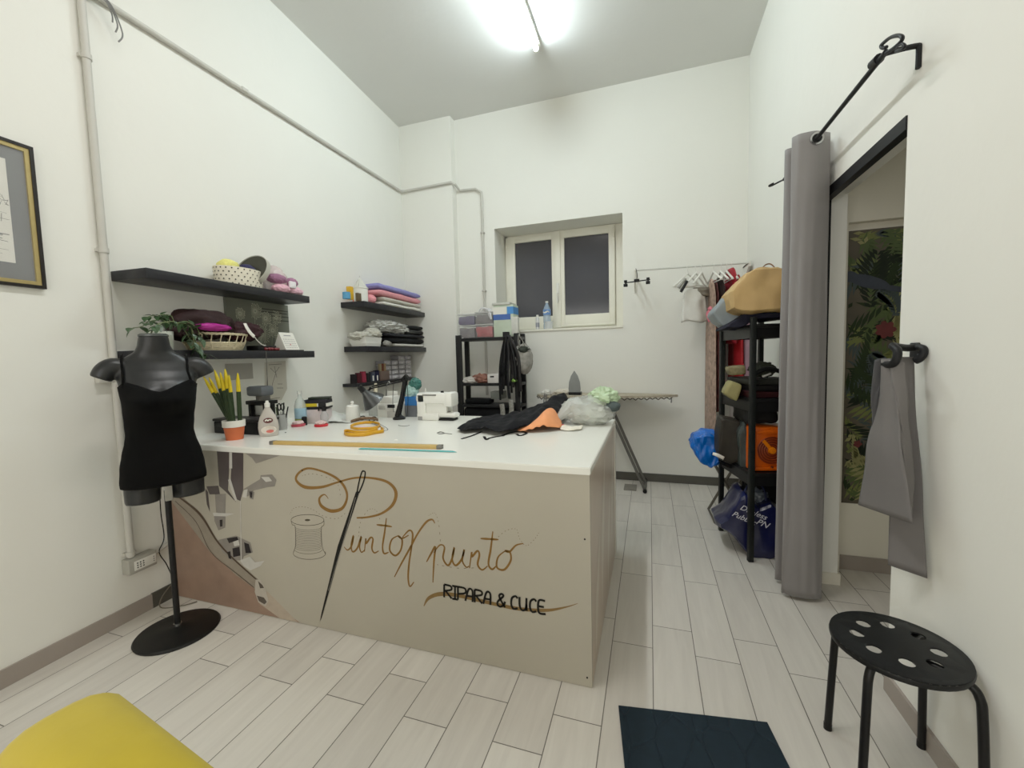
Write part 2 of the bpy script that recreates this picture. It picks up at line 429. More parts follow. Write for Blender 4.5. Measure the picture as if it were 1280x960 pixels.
for k in range(3):
    a = WL(1.455 + .01 * k, .05, 3.19); b = B()
    b.tube(smooth_path([a, a + Vector((.015, .03, -.03)), a + Vector((.01, .05 + .01 * k, -.07 - .03 * k)), a + Vector((.0, .055, -.1 - .04 * k))]), .0035, 6); obj('wire', b, M('grey_wire', (120, 120, 118), .5), t)
b = B(); p = pL(131, 470, .02); b.box(p, (.04, .07, .07), rz=AL, bev=.006); solo('junction_box', b, PIPE, 'small pale square box on the conduit, behind the shoulder of the dress form', 'junction box')
t = thing('socket_box', 'grey surface socket box low on the left wall at the foot of the conduit', 'socket', WL(1.42, 0, .26))
b = B(); b.box(WL(1.435, .028, .295), (.056, .135, .082), rz=AL, bev=.006); obj('case', b, M('socket_grey', (170, 168, 160), .5), t)
b = B(); b.box(WL(1.445, .0575, .295), (.004, .105, .05), rz=AL, bev=.0015); f = obj('face_plate', b, WHITEPL, t)
b = B(); n_ = Vector((1, KL, 0)).normalized()
for dy in (-.038, -.024, -.010):
    for dz_ in (-.012, 0, .012): b.box(WL(1.445 + dy, .0598, .295 + dz_), (.002, .006, .006), rz=AL)
for dz_ in (-.012, 0, .012): b.box(WL(1.485, .0598, .295 + dz_), (.002, .004, .004), rz=AL)
obj('socket_hole', b, BLACKPL, f)
b = B(); b.tube([WL(1.50, .02, .30), WL(1.61, .02, .335)], .011, 8)
solo('cable_duct', b, PIPE, 'short horizontal conduit from the socket box to the counter', 'conduit')
b = B(); b.tube(smooth_path([pL(199, 600, .04), pL(201, 640, .03), pL(205, 672, .03), pL(199, 690, .03), pL(208, 705, .03), pL(216, 722, .04), WL(1.60, .03, .12)]), .0028, 6)
solo('power_cord', b, BLACKPL, 'thin black cord hanging down the left wall behind the dress form', 'cord')
b = B(); b.tube(smooth_path([WL(1.61, .02, .10), WL(1.53, .03, .05), WL(1.5, .06, .006), WL(1.55, .16, .005), WL(1.6, .2, .005)]), .003, 6)
solo('power_cord', b, M('grey_cord', (110, 104, 92), .6), 'grey cord trailing over the dark skirting onto the floor', 'cord')

# ---- fluorescent light
t = thing('ceiling_light', 'long fluorescent tube on a white batten fixed to the ceiling', 'light', (-.91, 3.1, ZC))
b = B(); b.span((-.945, 2.3, ZC - .045), (-.885, 3.7, ZC), .004); obj('batten', b, WHITE, t)
TUBE = M('lit_tube', (240, 252, 255), .4, var=0, emit=124)
b = B(); b.tube([(-.915, 2.34, ZC - .085), (-.915, 3.66, ZC - .085)], .019, 14); obj('fluorescent_tube', b, TUBE, t)
for y in (2.33, 3.67):
    b = B(); b.box((-.915, y, ZC - .065), (.04, .03, .075), bev=.005); obj('lamp_holder', b, WHITE, t)
# ================================================================== COUNTER
CX0, CX1, CY0, CY1 = -2.645, -.222, 1.613, 2.856
PANEL = M('printed_panel', (178, 173, 161), .38, var=.03, scale=3)
ctr = thing('work_counter', 'large white topped sewing counter with gold lettering across its front panel', 'counter', (-1.4, 2.2, 0))
b = B(); b.prism([(-2.648, CY0 - .006, .878), (CX1 + .002, CY0 - .006, .878), (CX1 + .002, CY1, .878), (-2.70, CY1, .878)], (0, 0, TT - .878))
bmesh.ops.bevel(b.bm, geom=list(b.bm.edges), offset=.003, segments=2, affect='EDGES')
obj('tabletop', b, M('glossy_white_laminate', (236, 236, 230), .22, var=.015, scale=4), ctr)
b = B(); b.span((-2.63, CY0, .002), (CX1 - .002, CY0 + .018, .878)); fp = obj('front_panel', b, PANEL, ctr)
b = B(); b.span((CX1 - .02, CY0 + .018, .002), (CX1 - .002, CY1 - .02, .878)); sp = obj('side_panel', b, M('side_print', (196, 182, 168), .3, var=.12, scale=2.2), ctr)
b = B(); b.span((CX1 - .055, CY1 - .06, 0), (CX1 + .004, CY1 - .005, .878), .003); obj('leg', b, WHITE, ctr)
b = B(); b.span((-2.65, CY1 - .06, 0), (-2.6, CY1 - .005, .878), .003); obj('leg', b, WHITE, ctr)
b = B(); b.span((-2.6, CY1 - .04, .82), (CX1 - .055, CY1 - .02, .878)); obj('rail', b, WHITE, ctr)
for px, py in ((731, 674), (734, 847), (378, 588)):
    p = pY(px, py, CY0); b = B(); b.lathe([(.004, 0), (.004, .0015), (.0, .002)], p, 8, Matrix.Rotation(PI / 2, 3, 'X')); obj('screw', b, INK, ctr)
# ---- printing on the front panel. u,v are points traced on the panel; ly lifts layers by fractions of a millimetre
NF = Vector((0, -1, 0))
def W1(u, v, k=1): return pY(340 + u / 2.909, 570 + v / 2.909, CY0 - .0008 * k)
def W2(u, v, k=1): return pY(200 + u / 4, 540 + v / 4, CY0 - .0008 * k)
def cl(p): return Vector((min(max(p.x, -2.628), CX1 - .004), p.y, min(max(p.z, .004), .876)))
WS = 1.5
def stroke(b, uv, w, n=7, k=1, W=W1, close=False):
    pts = smooth_path([W(u, v, k) for u, v in uv], n, close); b.ribbon(pts, [x * WS for x in interp(w, len(pts))] if isinstance(w, list) else w * WS, NF)
def fill(b, uv, k=1, W=W1):
    b.face([cl(W(u, v, k)) for u, v in uv])
lt = B()
stroke(lt, [(205, 155), (190, 140), (172, 155), (180, 182), (215, 200), (255, 190), (273, 150), (262, 110), (230, 78), (180, 55), (130, 45), (97, 62), (88, 88), (120, 113), (180, 113), (240, 95), (300, 80), (360, 80), (420, 95), (450, 130), (440, 175), (400, 208), (350, 222), (308, 225)],
       [.002, .004, .008, .012, .012, .010, .008, .010, .009, .007, .007, .008, .010, .012, .009, .006, .006, .007, .009, .012, .010, .007, .006, .005])
SW = [.003, .0055, .0065, .0055, .0065, .0055, .003]
for uv in ([(262, 330), (275, 342), (290, 325), (296, 290), (288, 325), (293, 348), (310, 335), (325, 292), (318, 328), (325, 350), (338, 340)],
           [(336, 348), (341, 300), (342, 318), (358, 297), (367, 303), (363, 335), (372, 352), (388, 345)],
           [(416, 226), (409, 280), (402, 328), (407, 354), (424, 350)], [(380, 250), (408, 253), (436, 257)],
           [(458, 290), (435, 305), (428, 342), (448, 362), (468, 342), (473, 305), (458, 290), (472, 300), (497, 288)],
           [(474, 296), (498, 271), (511, 282), (508, 325), (499, 385), (495, 440), (501, 474), (516, 458)],
           [(445, 440), (472, 388), (500, 338), (530, 282), (560, 241), (582, 231), (592, 245)],
           [(562, 385), (580, 352), (594, 330), (589, 380), (585, 460)],
           [(588, 352), (610, 324), (627, 332), (622, 372), (640, 398), (655, 372), (663, 332), (655, 375), (668, 398), (690, 375), (699, 340), (692, 380), (706, 404), (716, 400)],
           [(718, 408), (726, 350), (727, 366), (747, 345), (754, 360), (748, 395), (764, 414), (784, 400)],
           [(803, 274), (795, 340), (787, 392), (800, 412), (815, 400)], [(758, 300), (790, 302), (824, 304)],
           [(848, 345), (822, 368), (818, 405), (845, 413), (868, 380), (865, 350), (848, 345), (864, 348), (887, 325), (914, 318)]):
    stroke(lt, uv, SW, 6)
obj('gold_lettering', lt, GOLD, fp, smooth=False)
b = B(); stroke(b, [(552, 546), (570, 517), (612, 502), (680, 508), (800, 536), (900, 556), (1000, 561), (1070, 549), (1112, 536)], [.002, .010, .013, .012, .011, .011, .009, .004, .001], 8, .5)
obj('swoosh', b, M('swoosh_print', (128, 104, 66), .5, var=.08), fp, smooth=False)
GL = {'R': [[(0, 1), (0, 0)], [(0, 1), (.55, .95), (.6, .68), (0, .5)], [(.15, .5), (.65, 0)]],
      'I': [[(.25, 1), (.25, 0)], [(0, 1), (.5, 1)], [(0, 0), (.5, 0)]],
      'P': [[(0, 1), (0, 0)], [(0, 1), (.6, .95), (.62, .6), (0, .45)]],
      'A': [[(0, 0), (.22, .8), (.42, 1), (.62, .8), (.62, 0)], [(.1, .42), (.62, .42)]],
      '&': [[(.7, .0), (.3, .55), (.2, .85), (.4, 1), (.55, .85), (.1, .4), (.05, .12), (.3, 0), (.6, .2), (.7, .45)]],
      'C': [[(.6, .85), (.4, 1), (.1, .8), (.05, .3), (.25, 0), (.6, .1)]],
      'U': [[(0, 1), (.02, .3), (.25, 0), (.55, .2), (.6, 1)], [(.6, .5), (.62, 0)]],
      'E': [[(.6, 1), (.05, .95), (.05, .05), (.65, 0)], [(.05, .52), (.5, .52)]]}
b = B()
for ch, u0 in zip('RIPARA&CUCE', (626, 655, 676, 703, 737, 768, 818, 868, 900, 936, 968)):
    for st in GL[ch]:
        uv = [(u0 + x * 42, 467 + (u0 - 625 + x * 42) * .165 + 47 * (1 - y)) for x, y in st]
        pts = [W1(u, v, 2) for u, v in uv]
        if len(pts) > 2: pts = smooth_path(pts, 5)
        b.ribbon(pts, .0095, NF)
obj('black_lettering', b, INK, fp, smooth=False)
b = B()
fill(b, [(312, 128), (318, 130), (254, 330), (180, 590), (174, 602), (180, 570), (238, 330), (305, 130)], 2)
stroke(b, [(309, 132), (316, 96), (326, 60), (333, 55), (339, 62), (332, 96), (316, 134)], .005, 5, 2)
obj('needle_print', b, INK, fp, smooth=False)
b = B(); stroke(b, [(304, 150), (262, 300), (232, 400), (205, 490)], .0014, 4, 3)
obj('needle_slit_print', b, M('needle_slit_grey', (150, 146, 138), .5, var=0), fp, smooth=False)  # pale slit line printed along the needle body
b = B()
def ell(b, cu, cv, ru, rv, w, a0=0, a1=2 * PI, n=22, k=1):
    pts = [W1(cu + ru * math.cos(a0 + (a1 - a0) * i / n), cv + rv * math.sin(a0 + (a1 - a0) * i / n), k) for i in range(n + 1)]; b.ribbon(pts, w * 1.4, NF)
ell(b, 129, 233, 60, 20, .0018); ell(b, 136, 354, 59, 22, .0018, -.3, PI + .3); ell(b, 132, 338, 52, 18, .0012, 0.1, PI - .1)
stroke(b, [(69, 236), (74, 250), (84, 258), (86, 320), (78, 350)], .0018); stroke(b, [(189, 236), (188, 252), (180, 262), (182, 325), (194, 356)], .0018)
for i in range(13): ell(b, 132, 258 + i * 6.2, 48, 12, .0011, .05, PI - .05, 12)
b.face([W1(129 + 10 * math.cos(2 * PI * i / 12), 233 + 4 * math.sin(2 * PI * i / 12), 1) for i in range(12)])
obj('thread_spool_print', b, M('line_print', (78, 72, 62), .5, var=0), fp, smooth=False)
b = B()
for pl in ([(110, 72), (150, 65), (205, 80), (240, 105), (250, 155)], [(65, 212), (80, 190), (115, 185), (150, 196), (185, 218), (235, 228), (270, 205)], [(315, 292), (322, 240), (352, 195), (380, 200), (395, 240)],
           [(570, 216), (592, 208), (606, 245), (613, 322)], [(815, 302), (850, 272), (888, 266), (900, 300), (925, 326), (955, 302), (972, 276)], [(600, 395), (680, 408), (760, 405)]):
    pts = smooth_path([W1(u, v) for u, v in pl], 10)
    for i in range(0, len(pts) - 2, 3): b.ribbon(pts[i:i + 2], .0024, NF)
obj('stitch_print', b, M('stitch_line', (120, 108, 88), .6, var=0), fp, smooth=False)
# photograph of a presser foot and a zip, printed at the counter's left end
b = B(); fill(b, [(40, 300), (110, 320), (205, 420), (290, 560), (390, 660), (480, 760), (560, 850), (700, 968), (560, 940), (300, 885), (40, 830)], .3, W2)
obj('cloth_print', b, M('brown_cloth_print', (148, 126, 112), .5, var=.16, scale=9, bump=.05), fp, smooth=False)
b = B(); fill(b, [(470, 760), (540, 800), (690, 965), (600, 950), (500, 860)], .5, W2); obj('pale_cloth_print', b, M('pale_cloth_print', (178, 166, 152), .5, var=.08), fp, smooth=False)
b = B(); fill(b, [(60, 310), (110, 320), (200, 420), (290, 550), (380, 640), (500, 745), (475, 785), (380, 715), (250, 600), (60, 350)], .6, W2)
obj('zip_tape_print', b, M('zip_tape_print', (150, 142, 130), .5, var=.1, scale=18), fp, smooth=False)
b = B(); stroke(b, [(85, 318), (200, 412), (285, 545), (375, 642), (490, 745)], [.006, .012, .009, .007, .005], 8, 1.6, W2)
stroke(b, [(75, 345), (180, 450), (255, 600), (380, 705), (470, 778)], .003, 8, 1.6, W2)
obj('zip_teeth_print', b, M('zip_teeth_print', (82, 66, 54), .5, var=.2, scale=60), fp, smooth=False)
b = B(); fill(b, [(478, 738), (500, 738), (524, 772), (542, 845), (528, 872), (492, 852), (474, 800)], 2, W2); obj('zip_pull_print', b, M('zip_pull_print', (186, 180, 170), .35, var=.08), fp, smooth=False)
b = B(); fill(b, [(484, 818), (520, 828), (534, 850), (522, 862), (494, 845)], 3, W2); fill(b, [(490, 745), (512, 765), (520, 780), (500, 782)], 3, W2); obj('zip_slot_print', b, M('zip_slot_print', (92, 84, 76), .5, var=0), fp, smooth=False)
DK, MD, LT_ = M('print_dark_grey', (84, 76, 76), .4, var=.12, scale=14), M('print_mid_grey', (138, 133, 127), .35, var=.14, scale=18), M('print_light_grey', (196, 194, 188), .35, var=.06)
b = B()
for uv in ([(284, 95), (346, 95), (346, 190), (340, 290), (382, 352), (330, 300), (296, 270)], [(360, 95), (416, 95), (416, 290), (402, 345), (372, 332), (352, 262)], [(232, 272), (292, 268), (300, 312), (248, 312)], [(226, 282), (240, 300), (250, 400), (234, 362)]):
    fill(b, uv, 1, W2)
obj('machine_shank_print', b, DK, fp, smooth=False)
b = B()
for uv in ([(418, 285), (500, 236), (503, 216), (560, 212), (582, 240), (574, 272), (538, 276), (470, 292), (440, 322), (418, 320)], [(275, 312), (330, 308), (326, 412), (280, 402)], [(270, 415), (328, 412), (326, 478), (292, 492), (272, 445)], [(290, 540), (380, 518), (452, 552), (464, 602), (420, 622), (410, 642), (360, 642), (312, 600)],
           [(444, 292), (472, 300), (466, 338), (448, 332)], [(425, 100), (460, 130), (480, 158), (600, 116), (520, 104)]):
    fill(b, uv, 1.5, W2)
obj('presser_foot_print', b, MD, fp, smooth=False)
b = B()
for uv in ([(346, 95), (359, 95), (361, 182), (346, 182)], [(265, 404), (372, 408), (330, 422), (268, 420)], [(400, 642), (450, 622), (474, 652), (522, 644), (502, 670), (452, 692), (420, 672)], [(365, 548), (392, 540), (398, 566), (372, 572)], [(400, 345), (404, 345), (408, 640), (404, 640)], [(420, 290), (438, 286), (432, 330), (412, 325)], [(505, 225), (545, 225), (560, 245), (530, 250)], [(340, 240), (352, 232), (385, 340), (375, 345)]):
    fill(b, uv, 2.2, W2)
obj('bright_metal_print', b, LT_, fp, smooth=False)
b = B()
for uv in ([(334, 532), (385, 524), (392, 540), (345, 556)], [(362, 582), (396, 574), (402, 618), (366, 626)], [(420, 552), (444, 560), (456, 604), (428, 606)], [(336, 600), (352, 596), (356, 636), (344, 632)], [(448, 300), (462, 303), (460, 330), (450, 326)], [(298, 440), (312, 438), (312, 472), (300, 474)]):
    fill(b, uv, 3, W2)
obj('dark_metal_print', b, M('print_black', (44, 40, 42), .4, var=0), fp, smooth=False)
# side panel print: pale brush of cloth over brown
NS = Vector((1, 0, 0)); b = B()
for y, z0, z1, w in ((1.75, .05, .5, .1), (2.0, .12, .8, .12), (2.3, .05, .6, .1), (2.55, .2, .85, .14)):
    pts = smooth_path([(CX1 - .0012, y, z0), (CX1 - .0012, y + .06, (z0 + z1) / 2), (CX1 - .0012, y + .18, z1)], 8)
    b.ribbon(pts, interp([.01, w, .02], len(pts)), NS)
obj('pale_cloth_print', b, M('side_pale_print', (216, 208, 196), .3, var=.06), sp, smooth=False)

# ================================================================== DRESS FORM
DM = Vector((-2.275, 1.383, 0)); DR = math.radians(58.7)
df = thing('dress_form', 'black female dress form in a black strappy top on a round stand', 'mannequin', DM, DR)
FORM = M('form_black_satin', (40, 41, 42), .36, var=.06, scale=5, spec=.32)
# z, left, right, depth, centre y (local: x to the viewer's right, -y towards the viewer)
TOR = [(.775, -.156, .165, .108, .011), (.79, -.157, .166, .112, .012), (.86, -.153, .160, .112, .012), (.92, -.142, .150, .102, .006), (.98, -.128, .133, .088, -.002), (1.03, -.122, .126, .080, -.006),
       (1.09, -.123, .132, .088, -.006), (1.14, -.125, .139, .104, -.014), (1.185, -.126, .144, .114, -.022), (1.23, -.130, .150, .104, -.014), (1.28, -.140, .160, .084, -.002), (1.33, -.150, .165, .066, .008), (1.365, -.140, .155, .055, .012),
       (1.39, -.105, .118, .052, .014), (1.41, -.074, .080, .052, .010), (1.44, -.060, .066, .052, .004), (1.489, -.052, .060, .052, -.002)]
def tor_at(z):
    for a, c in zip(TOR, TOR[1:]):
        if a[0] <= z <= c[0]:
            t = (z - a[0]) / (c[0] - a[0]); t = t * t * (3 - 2 * t) * .4 + t * .6
            return [a[i] + (c[i] - a[i]) * t for i in range(5)]
    return list(TOR[0] if z < TOR[0][0] else TOR[-1])
def tor_pt(z, th, inf=0.0):
    _, l, r, d, cy = tor_at(z)
    cx, rx = (l + r) / 2, (r - l) / 2 + inf
    x = cx + rx * math.cos(th); y = cy + (d + inf) * math.sin(th)
    if math.sin(th) < 0:                                                    # bust
        for bx in (-.058, .075):
            g = math.exp(-((x - bx) / .048) ** 2 - ((z - 1.175) / .055) ** 2); y -= .030 * g
        y += .010 * math.exp(-((x - .008) / .022) ** 2 - ((z - 1.18) / .06) ** 2)
    return Vector((x, y, z))
b = B()
zs = [.775 + (1.489 - .775) * i / 46 for i in range(47)]
b.rings([[tor_pt(z, 2 * PI * k / 40) for k in range(40)] for z in zs])
for sx in (-1, 1):
    cx = .004
    b.tube(smooth_path([(cx + sx * .10, .008, 1.335), (cx + sx * .15, .006, 1.345), (cx + sx * .178, .004, 1.325), (cx + sx * .196, .004, 1.292)], 5), interp([.038, .043, .044, .040], 16), 16)
    b.tube([(cx + sx * .084, .010, .81), (cx + sx * .086, .010, .74), (cx + sx * .087, .008, .688)], [.072, .070, .067], 20)
obj('body', b, FORM, df, local=True, ang=180, mods=[('REMESH', dict(mode='VOXEL', voxel_size=.006, use_smooth_shade=True)), ('SMOOTH', dict(factor=.5, iterations=5))])
b = B(); b.lathe([(.058, 0), (.058, .008), (.05, .014), (.0, .017)], (.004, -.002, 1.486), 28, sx=1, sy=.93); obj('neck_cap', b, M('neck_cap_grey', (74, 78, 76), .25, var=.03), df, local=True)
def top_z(th):
    x = math.cos(th); fr = max(0, -math.sin(th))
    z = 1.262 - .02 * abs(x)
    if -math.sin(th) > 0: z = 1.245 + .045 * abs(x) ** 1.5 - .02 * math.exp(-(x / .35) ** 2) if abs(x) < .78 else 1.276 - (abs(x) - .78) * .12
    return z
N_ = 48
rows = [[tor_pt(.772 + (top_z(2 * PI * k / N_) - .772) * j / 30, 2 * PI * k / N_, .0055 + .002 * noise.noise(Vector((k * .3, j * .3, 0)))) for k in range(N_)] for j in range(31)]
b = B(); b.rings(rows, cap=False)
for sx in (-1, 1):
    b.ribbon([tor_pt(1.25, -PI / 2 + sx * 1.0, .006), Vector((.004 + sx * .119, -.045, 1.315)), Vector((.004 + sx * .120, -.028, 1.372)), Vector((.004 + sx * .12, .016, 1.402)), Vector((.004 + sx * .118, .06, 1.375)), tor_pt(1.262, PI / 2 - sx * .8, .006)], .011, (sx * .5, -.7, .5))
obj('camisole', b, M('camisole_black', (3, 3, 4), .95, var=.1, scale=90, spec=.15), df, local=True, ang=180, mods=[('SOLIDIFY', dict(thickness=.0025))])
b = B(); b.box((.012, -.085, .745), (.03, .012, .095), bev=.003); b.box((.012, -.04, .715), (.02, .09, .02), bev=.003); obj('pole_bracket', b, M('bracket_grey', (146, 144, 138), .4, .3, var=.03), df, local=True)
b = B(); b.tube([(.006, .0, .02), (.008, .0, .73)], .0135, 16); obj('pole', b, BLACKMETAL, df, local=True)
b = B(); b.lathe([(.176, 0), (.178, .006), (.172, .014), (.10, .026), (.03, .032), (.022, .036), (.0, .036)], (.006, 0, 0), 40); bs = obj('base', b, M('base_black', (20, 20, 20), .42, var=.05), df, local=True)
b = B(); b.lathe([(.018, .034), (.018, .046), (.0, .047)], (.006, 0, 0), 16); obj('collar', b, CHROME, bs, local=True)
# ================================================================== SHELVES ON THE LEFT WALL
def WLbox(b, y0, y1, d0, d1, z0, z1, bev=0):
    c = WL((y0 + y1) / 2, (d0 + d1) / 2, (z0 + z1) / 2)
    return b.box(c, (d1 - d0, y1 - y0, z1 - z0), rz=AL, bev=bev)
def shelf(y0, y1, z, dep, label, th=.05):
    b = B(); WLbox(b, y0, y1, .001, dep, z - th, z, .0015)
    return solo('floating_shelf', b, M('shelf_black_brown', (44, 44, 47), .42, var=.06, scale=8), label, 'shelf')
Z1, Z2, Z3, Z4, Z5 = 1.836, 1.426, 1.884, 1.474, 1.128
shelf(1.44, 2.555, Z1, .25, 'long black floating shelf holding the polka dot box, upper one by the conduit')
shelf(1.435, 2.575, Z2, .25, 'long black floating shelf holding the wicker basket, behind the dress form')
shelf(3.235, 4.425, Z3, .25, 'black floating shelf topped with folded pastel towels, beside the pillar')
shelf(3.25, 4.425, Z4, .25, 'black floating shelf holding the white bin and dark cloth, below the towels')
shelf(3.20, 4.30, Z5, .15, 'narrow black ledge carrying thread spools, lowest of the shelves beside the pillar', .03)

# --- upper long shelf
def q(px, py, d=.2): return pL(px, py, d)
bx = thing('polka_dot_box', 'round cream box with black polka dots standing open on the upper long shelf', 'box', WL(2.08, .12, Z1))
cb = WL(2.08, .12, Z1)
b = B(); R0 = .1
b.rings([[cb + Vector((r * math.cos(2 * PI * k / 40) * .95, r * math.sin(2 * PI * k / 40) * 1.55, z)) for k in range(40)] for r, z in ((.0, .002), (R0, .002), (R0 + .002, .118), (R0 - .004, .118), (R0 - .006, .01), (0, .01))], cap=False)
obj('tub', b, M('dotted_box_cream', (222, 216, 200), .6, var=.02), bx)
b = B()
for r_ in range(5):
    for k in range(26):
        a = 2 * PI * (k + .5 * (r_ % 2)) / 26; n = Vector((math.cos(a), math.sin(a) / 1.4, 0)).normalized()
        c = cb + Vector(((R0 + .002) * math.cos(a) * .95, (R0 + .002) * math.sin(a) * 1.55, .014 + r_ * .023)) + n * .0012
        u = n.cross(Vector((0, 0, 1)))
        b.face([c + u * .0048 * math.cos(PI * j / 3) + Vector((0, 0, .0048 * math.sin(PI * j / 3))) for j in range(6)])
obj('polka_dots', b, INK, bx, smooth=False)
b = B(); b.blob(WL(2.005, .12, Z1 + .125), (.06, .06, .045), 3, .12, 3, 3)
solo('yarn_ball', b, M('pale_yellow_yarn', (226, 222, 150), .9, var=.1, scale=80, bump=.5, bscale=120), 'pale yellow ball of yarn in the polka dot box', 'yarn')
b = B(); b.blob(WL(2.14, .12, Z1 + .125), (.05, .055, .04), 5, .12, 3, 3)
solo('yarn_ball', b, M('navy_yarn', (40, 38, 78), .9, var=.1, scale=80, bump=.5, bscale=120), 'navy ball of yarn in the polka dot box', 'yarn')
ld = thing('box_lid', 'round lid with grey rim leaning on edge behind the polka dot box', 'lid', WL(2.25, .12, Z1))
LX = Matrix.Rotation(math.radians(8), 3, 'Z') @ Matrix.Rotation(math.radians(64), 3, 'X')
lc = WL(2.20, .12, Z1 + .118)
b = B(); b.lathe([(.0, 0), (.122, 0), (.122, .035), (.118, .035), (.118, .004), (0, .004)], lc, 44, LX); obj('rim', b, M('lid_rim_grey', (176, 174, 164), .5, var=.04), ld)
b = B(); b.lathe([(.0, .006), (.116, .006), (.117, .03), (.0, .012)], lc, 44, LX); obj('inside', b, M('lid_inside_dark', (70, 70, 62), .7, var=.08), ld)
b = B(); b.blob(WL(2.36, .12, Z1 + .1), (.08, .085, .09), 9, .16, 2.5, 4, flat=.095)
solo('plastic_bag', b, M('clear_bag_pinkish', (228, 214, 212), .25, var=.1, scale=6, alpha=.6, bump=.5, bscale=30), 'clear plastic bag of pale wool behind the pink skeins', 'bag')
PK = [((226, 186, 198), 'pale pink'), ((150, 112, 138), 'mauve')]
for (px, py, d, r, col, nm, lab) in ((346, 347, .17, (.05, .075, .036), (152, 112, 136), 'mauve_wool', 'mauve skein of wool lying on the pale pink skein, nearest the lid'),
                            (365, 345, .15, (.04, .05, .034), (164, 124, 148), 'mauve_wool_light', 'short mauve skein of wool at the far end of the upper long shelf'),
                            (351, 358, .18, (.045, .07, .034), (224, 182, 194), 'pink_wool', 'pale pink skein of wool under the mauve one, near the lid'),
                            (374, 360, .17, (.05, .075, .034), (230, 192, 204), 'pink_wool_b', 'pale pink skein of wool at the very end of the upper long shelf')):
    p = q(px, py, d); low = py > 350
    z = Z1 + .033 if low else Z1 + .098
    b = B(); b.blob((p.x, min(p.y, 2.49), z), r, px, .12, 4, 4, flat=r[2] * .9)
    w = solo('wool_skein', b, M(nm, col, .9, var=.12, scale=50, bump=.6, bscale=90), lab, 'wool', 'pink and mauve skeins of wool on the upper long shelf')
b = B(); b.box(WL(2.44, .21, Z1 + .07), (.02, .06, .05), rz=AL, bev=.008)
solo('paper_band', b, M('white_band', (232, 228, 230), .5), 'white paper band around the pink skeins', 'label')

# --- lower long shelf
pt = thing('trailing_plant', 'trailing green plant in a white pot, behind the neck of the dress form', 'plant', WL(1.55, .16, Z2))
pc = WL(1.545, .17, Z2)
b = B(); b.lathe([(.042, 0), (.046, .004), (.052, .10), (.048, .10), (.044, .08), (0, .08)], pc, 24); obj('pot', b, M('pot_white_speckled', (222, 226, 216), .5, var=.05, scale=40), pt)
LEAFM = M('dark_green_leaf', (62, 84, 56), .4, var=.2, scale=20)
b = B(); leaf = B()
def add_leaf(bb, c, dr, ln, wd, up=Vector((0, 0, 1))):
    dr = dr.normalized(); sd = dr.cross(up)
    if sd.length < .1: sd = dr.orthogonal()
    sd.normalize(); n = sd.cross(dr)
    prof = [(0, 0), (.2, .75), (.45, 1), (.7, .75), (.9, .3), (1, 0)]
    V = []
    for t, w in prof:
        m_ = c + dr * ln * t - n * (ln * .25 * t * t)
        V.append((m_ - sd * wd * w / 2 + n * wd * .12 * w, m_, m_ + sd * wd * w / 2 + n * wd * .12 * w))
    for (a0, m0, c0), (a1, m1, c1) in zip(V, V[1:]):
        for quad in ((a0, m0, m1, a1), (m0, c0, c1, m1)):
            ps = []
            for p in quad:
                if not ps or all((p - z).length > 1e-6 for z in ps): ps.append(p)
            if len(ps) > 2: bb.face(ps)
vines = [([(215, 405), (208, 396), (196, 394), (185, 396)], .2), ([(212, 405), (202, 400), (186, 402), (178, 408), (166, 410)], .23), ([(212, 404), (200, 406), (192, 412), (188, 420), (184, 430)], .27), ([(218, 404), (214, 395), (205, 393), (198, 395)], .2),
         ([(222, 405), (232, 406), (240, 412), (244, 425), (246, 434)], .26), ([(220, 404), (230, 404), (238, 408), (241, 420), (243, 432), (247, 440), (256, 443)], .28), ([(221, 404), (228, 408), (234, 418), (240, 430)], .27), ([(218, 402), (212, 402), (200, 404), (194, 408)], .3), ([(221, 404), (233, 402), (246, 410), (250, 422)], .24)]
for pl, d in vines:
    pts = smooth_path([pL(x, y, d) for x, y in pl], 5); b.tube(pts, .0022, 5)
    for i in range(2, len(pts), 2):
        dr = Vector((rnd.uniform(-.3, .7), rnd.uniform(-1, 1), rnd.uniform(-.9, .3)))
        add_leaf(leaf, pts[i], dr, rnd.uniform(.035, .06), rnd.uniform(.022, .034))
    add_leaf(leaf, pts[-1], pts[-1] - pts[-4] + Vector((.02, 0, 0)), .062, .036)
obj('vine', b, M('vine_stem', (120, 132, 96), .6), pt); obj('foliage', leaf, LEAFM, pt, ang=180)
# basket with dark cloth
bk = thing('wicker_basket', 'pale openwork wicker basket on the lower long shelf', 'basket', WL(1.87, .13, Z2))
bc = WL(1.875, .135, Z2); WK = M('pale_wicker', (206, 196, 170), .7, var=.12, scale=40)
def bl(a, r, z): return bc + Vector((r * .62 * math.cos(a), r * 1.0 * math.sin(a), z))
b = B()
for z, r in [(.004 + i * .0085, .150 + i * .0042) for i in range(6)]:
    b.tube([bl(2 * PI * k / 44, r + .003 * (-1) ** (k + int(z * 1000)), z) for k in range(44)], .0045, 5, close=True)
obj('woven_side', b, WK, bk)
b = B()
for k in range(22):
    a = 2 * PI * k / 22; b.tube([bl(a, .155, .01), bl(a, .178, .055), bl(a + .05, .19, .098)], .0028, 5)
obj('stake', b, WK, bk)
b = B()
for i in range(3): b.tube([bl(2 * PI * k / 48, .19 + .004 * math.sin(k * 1.6 + i * 2.1), .098 + .005 * math.cos(k * 1.6 + i * 2.1)) for k in range(48)], .0036, 5, close=True)
obj('rim', b, WK, bk)
b = B(); b.lathe([(0, .001), (.148, .001), (.148, .005), (0, .005)], bc, 32, sx=.62, sy=1); obj('bottom', b, WK, bk)
b = B()
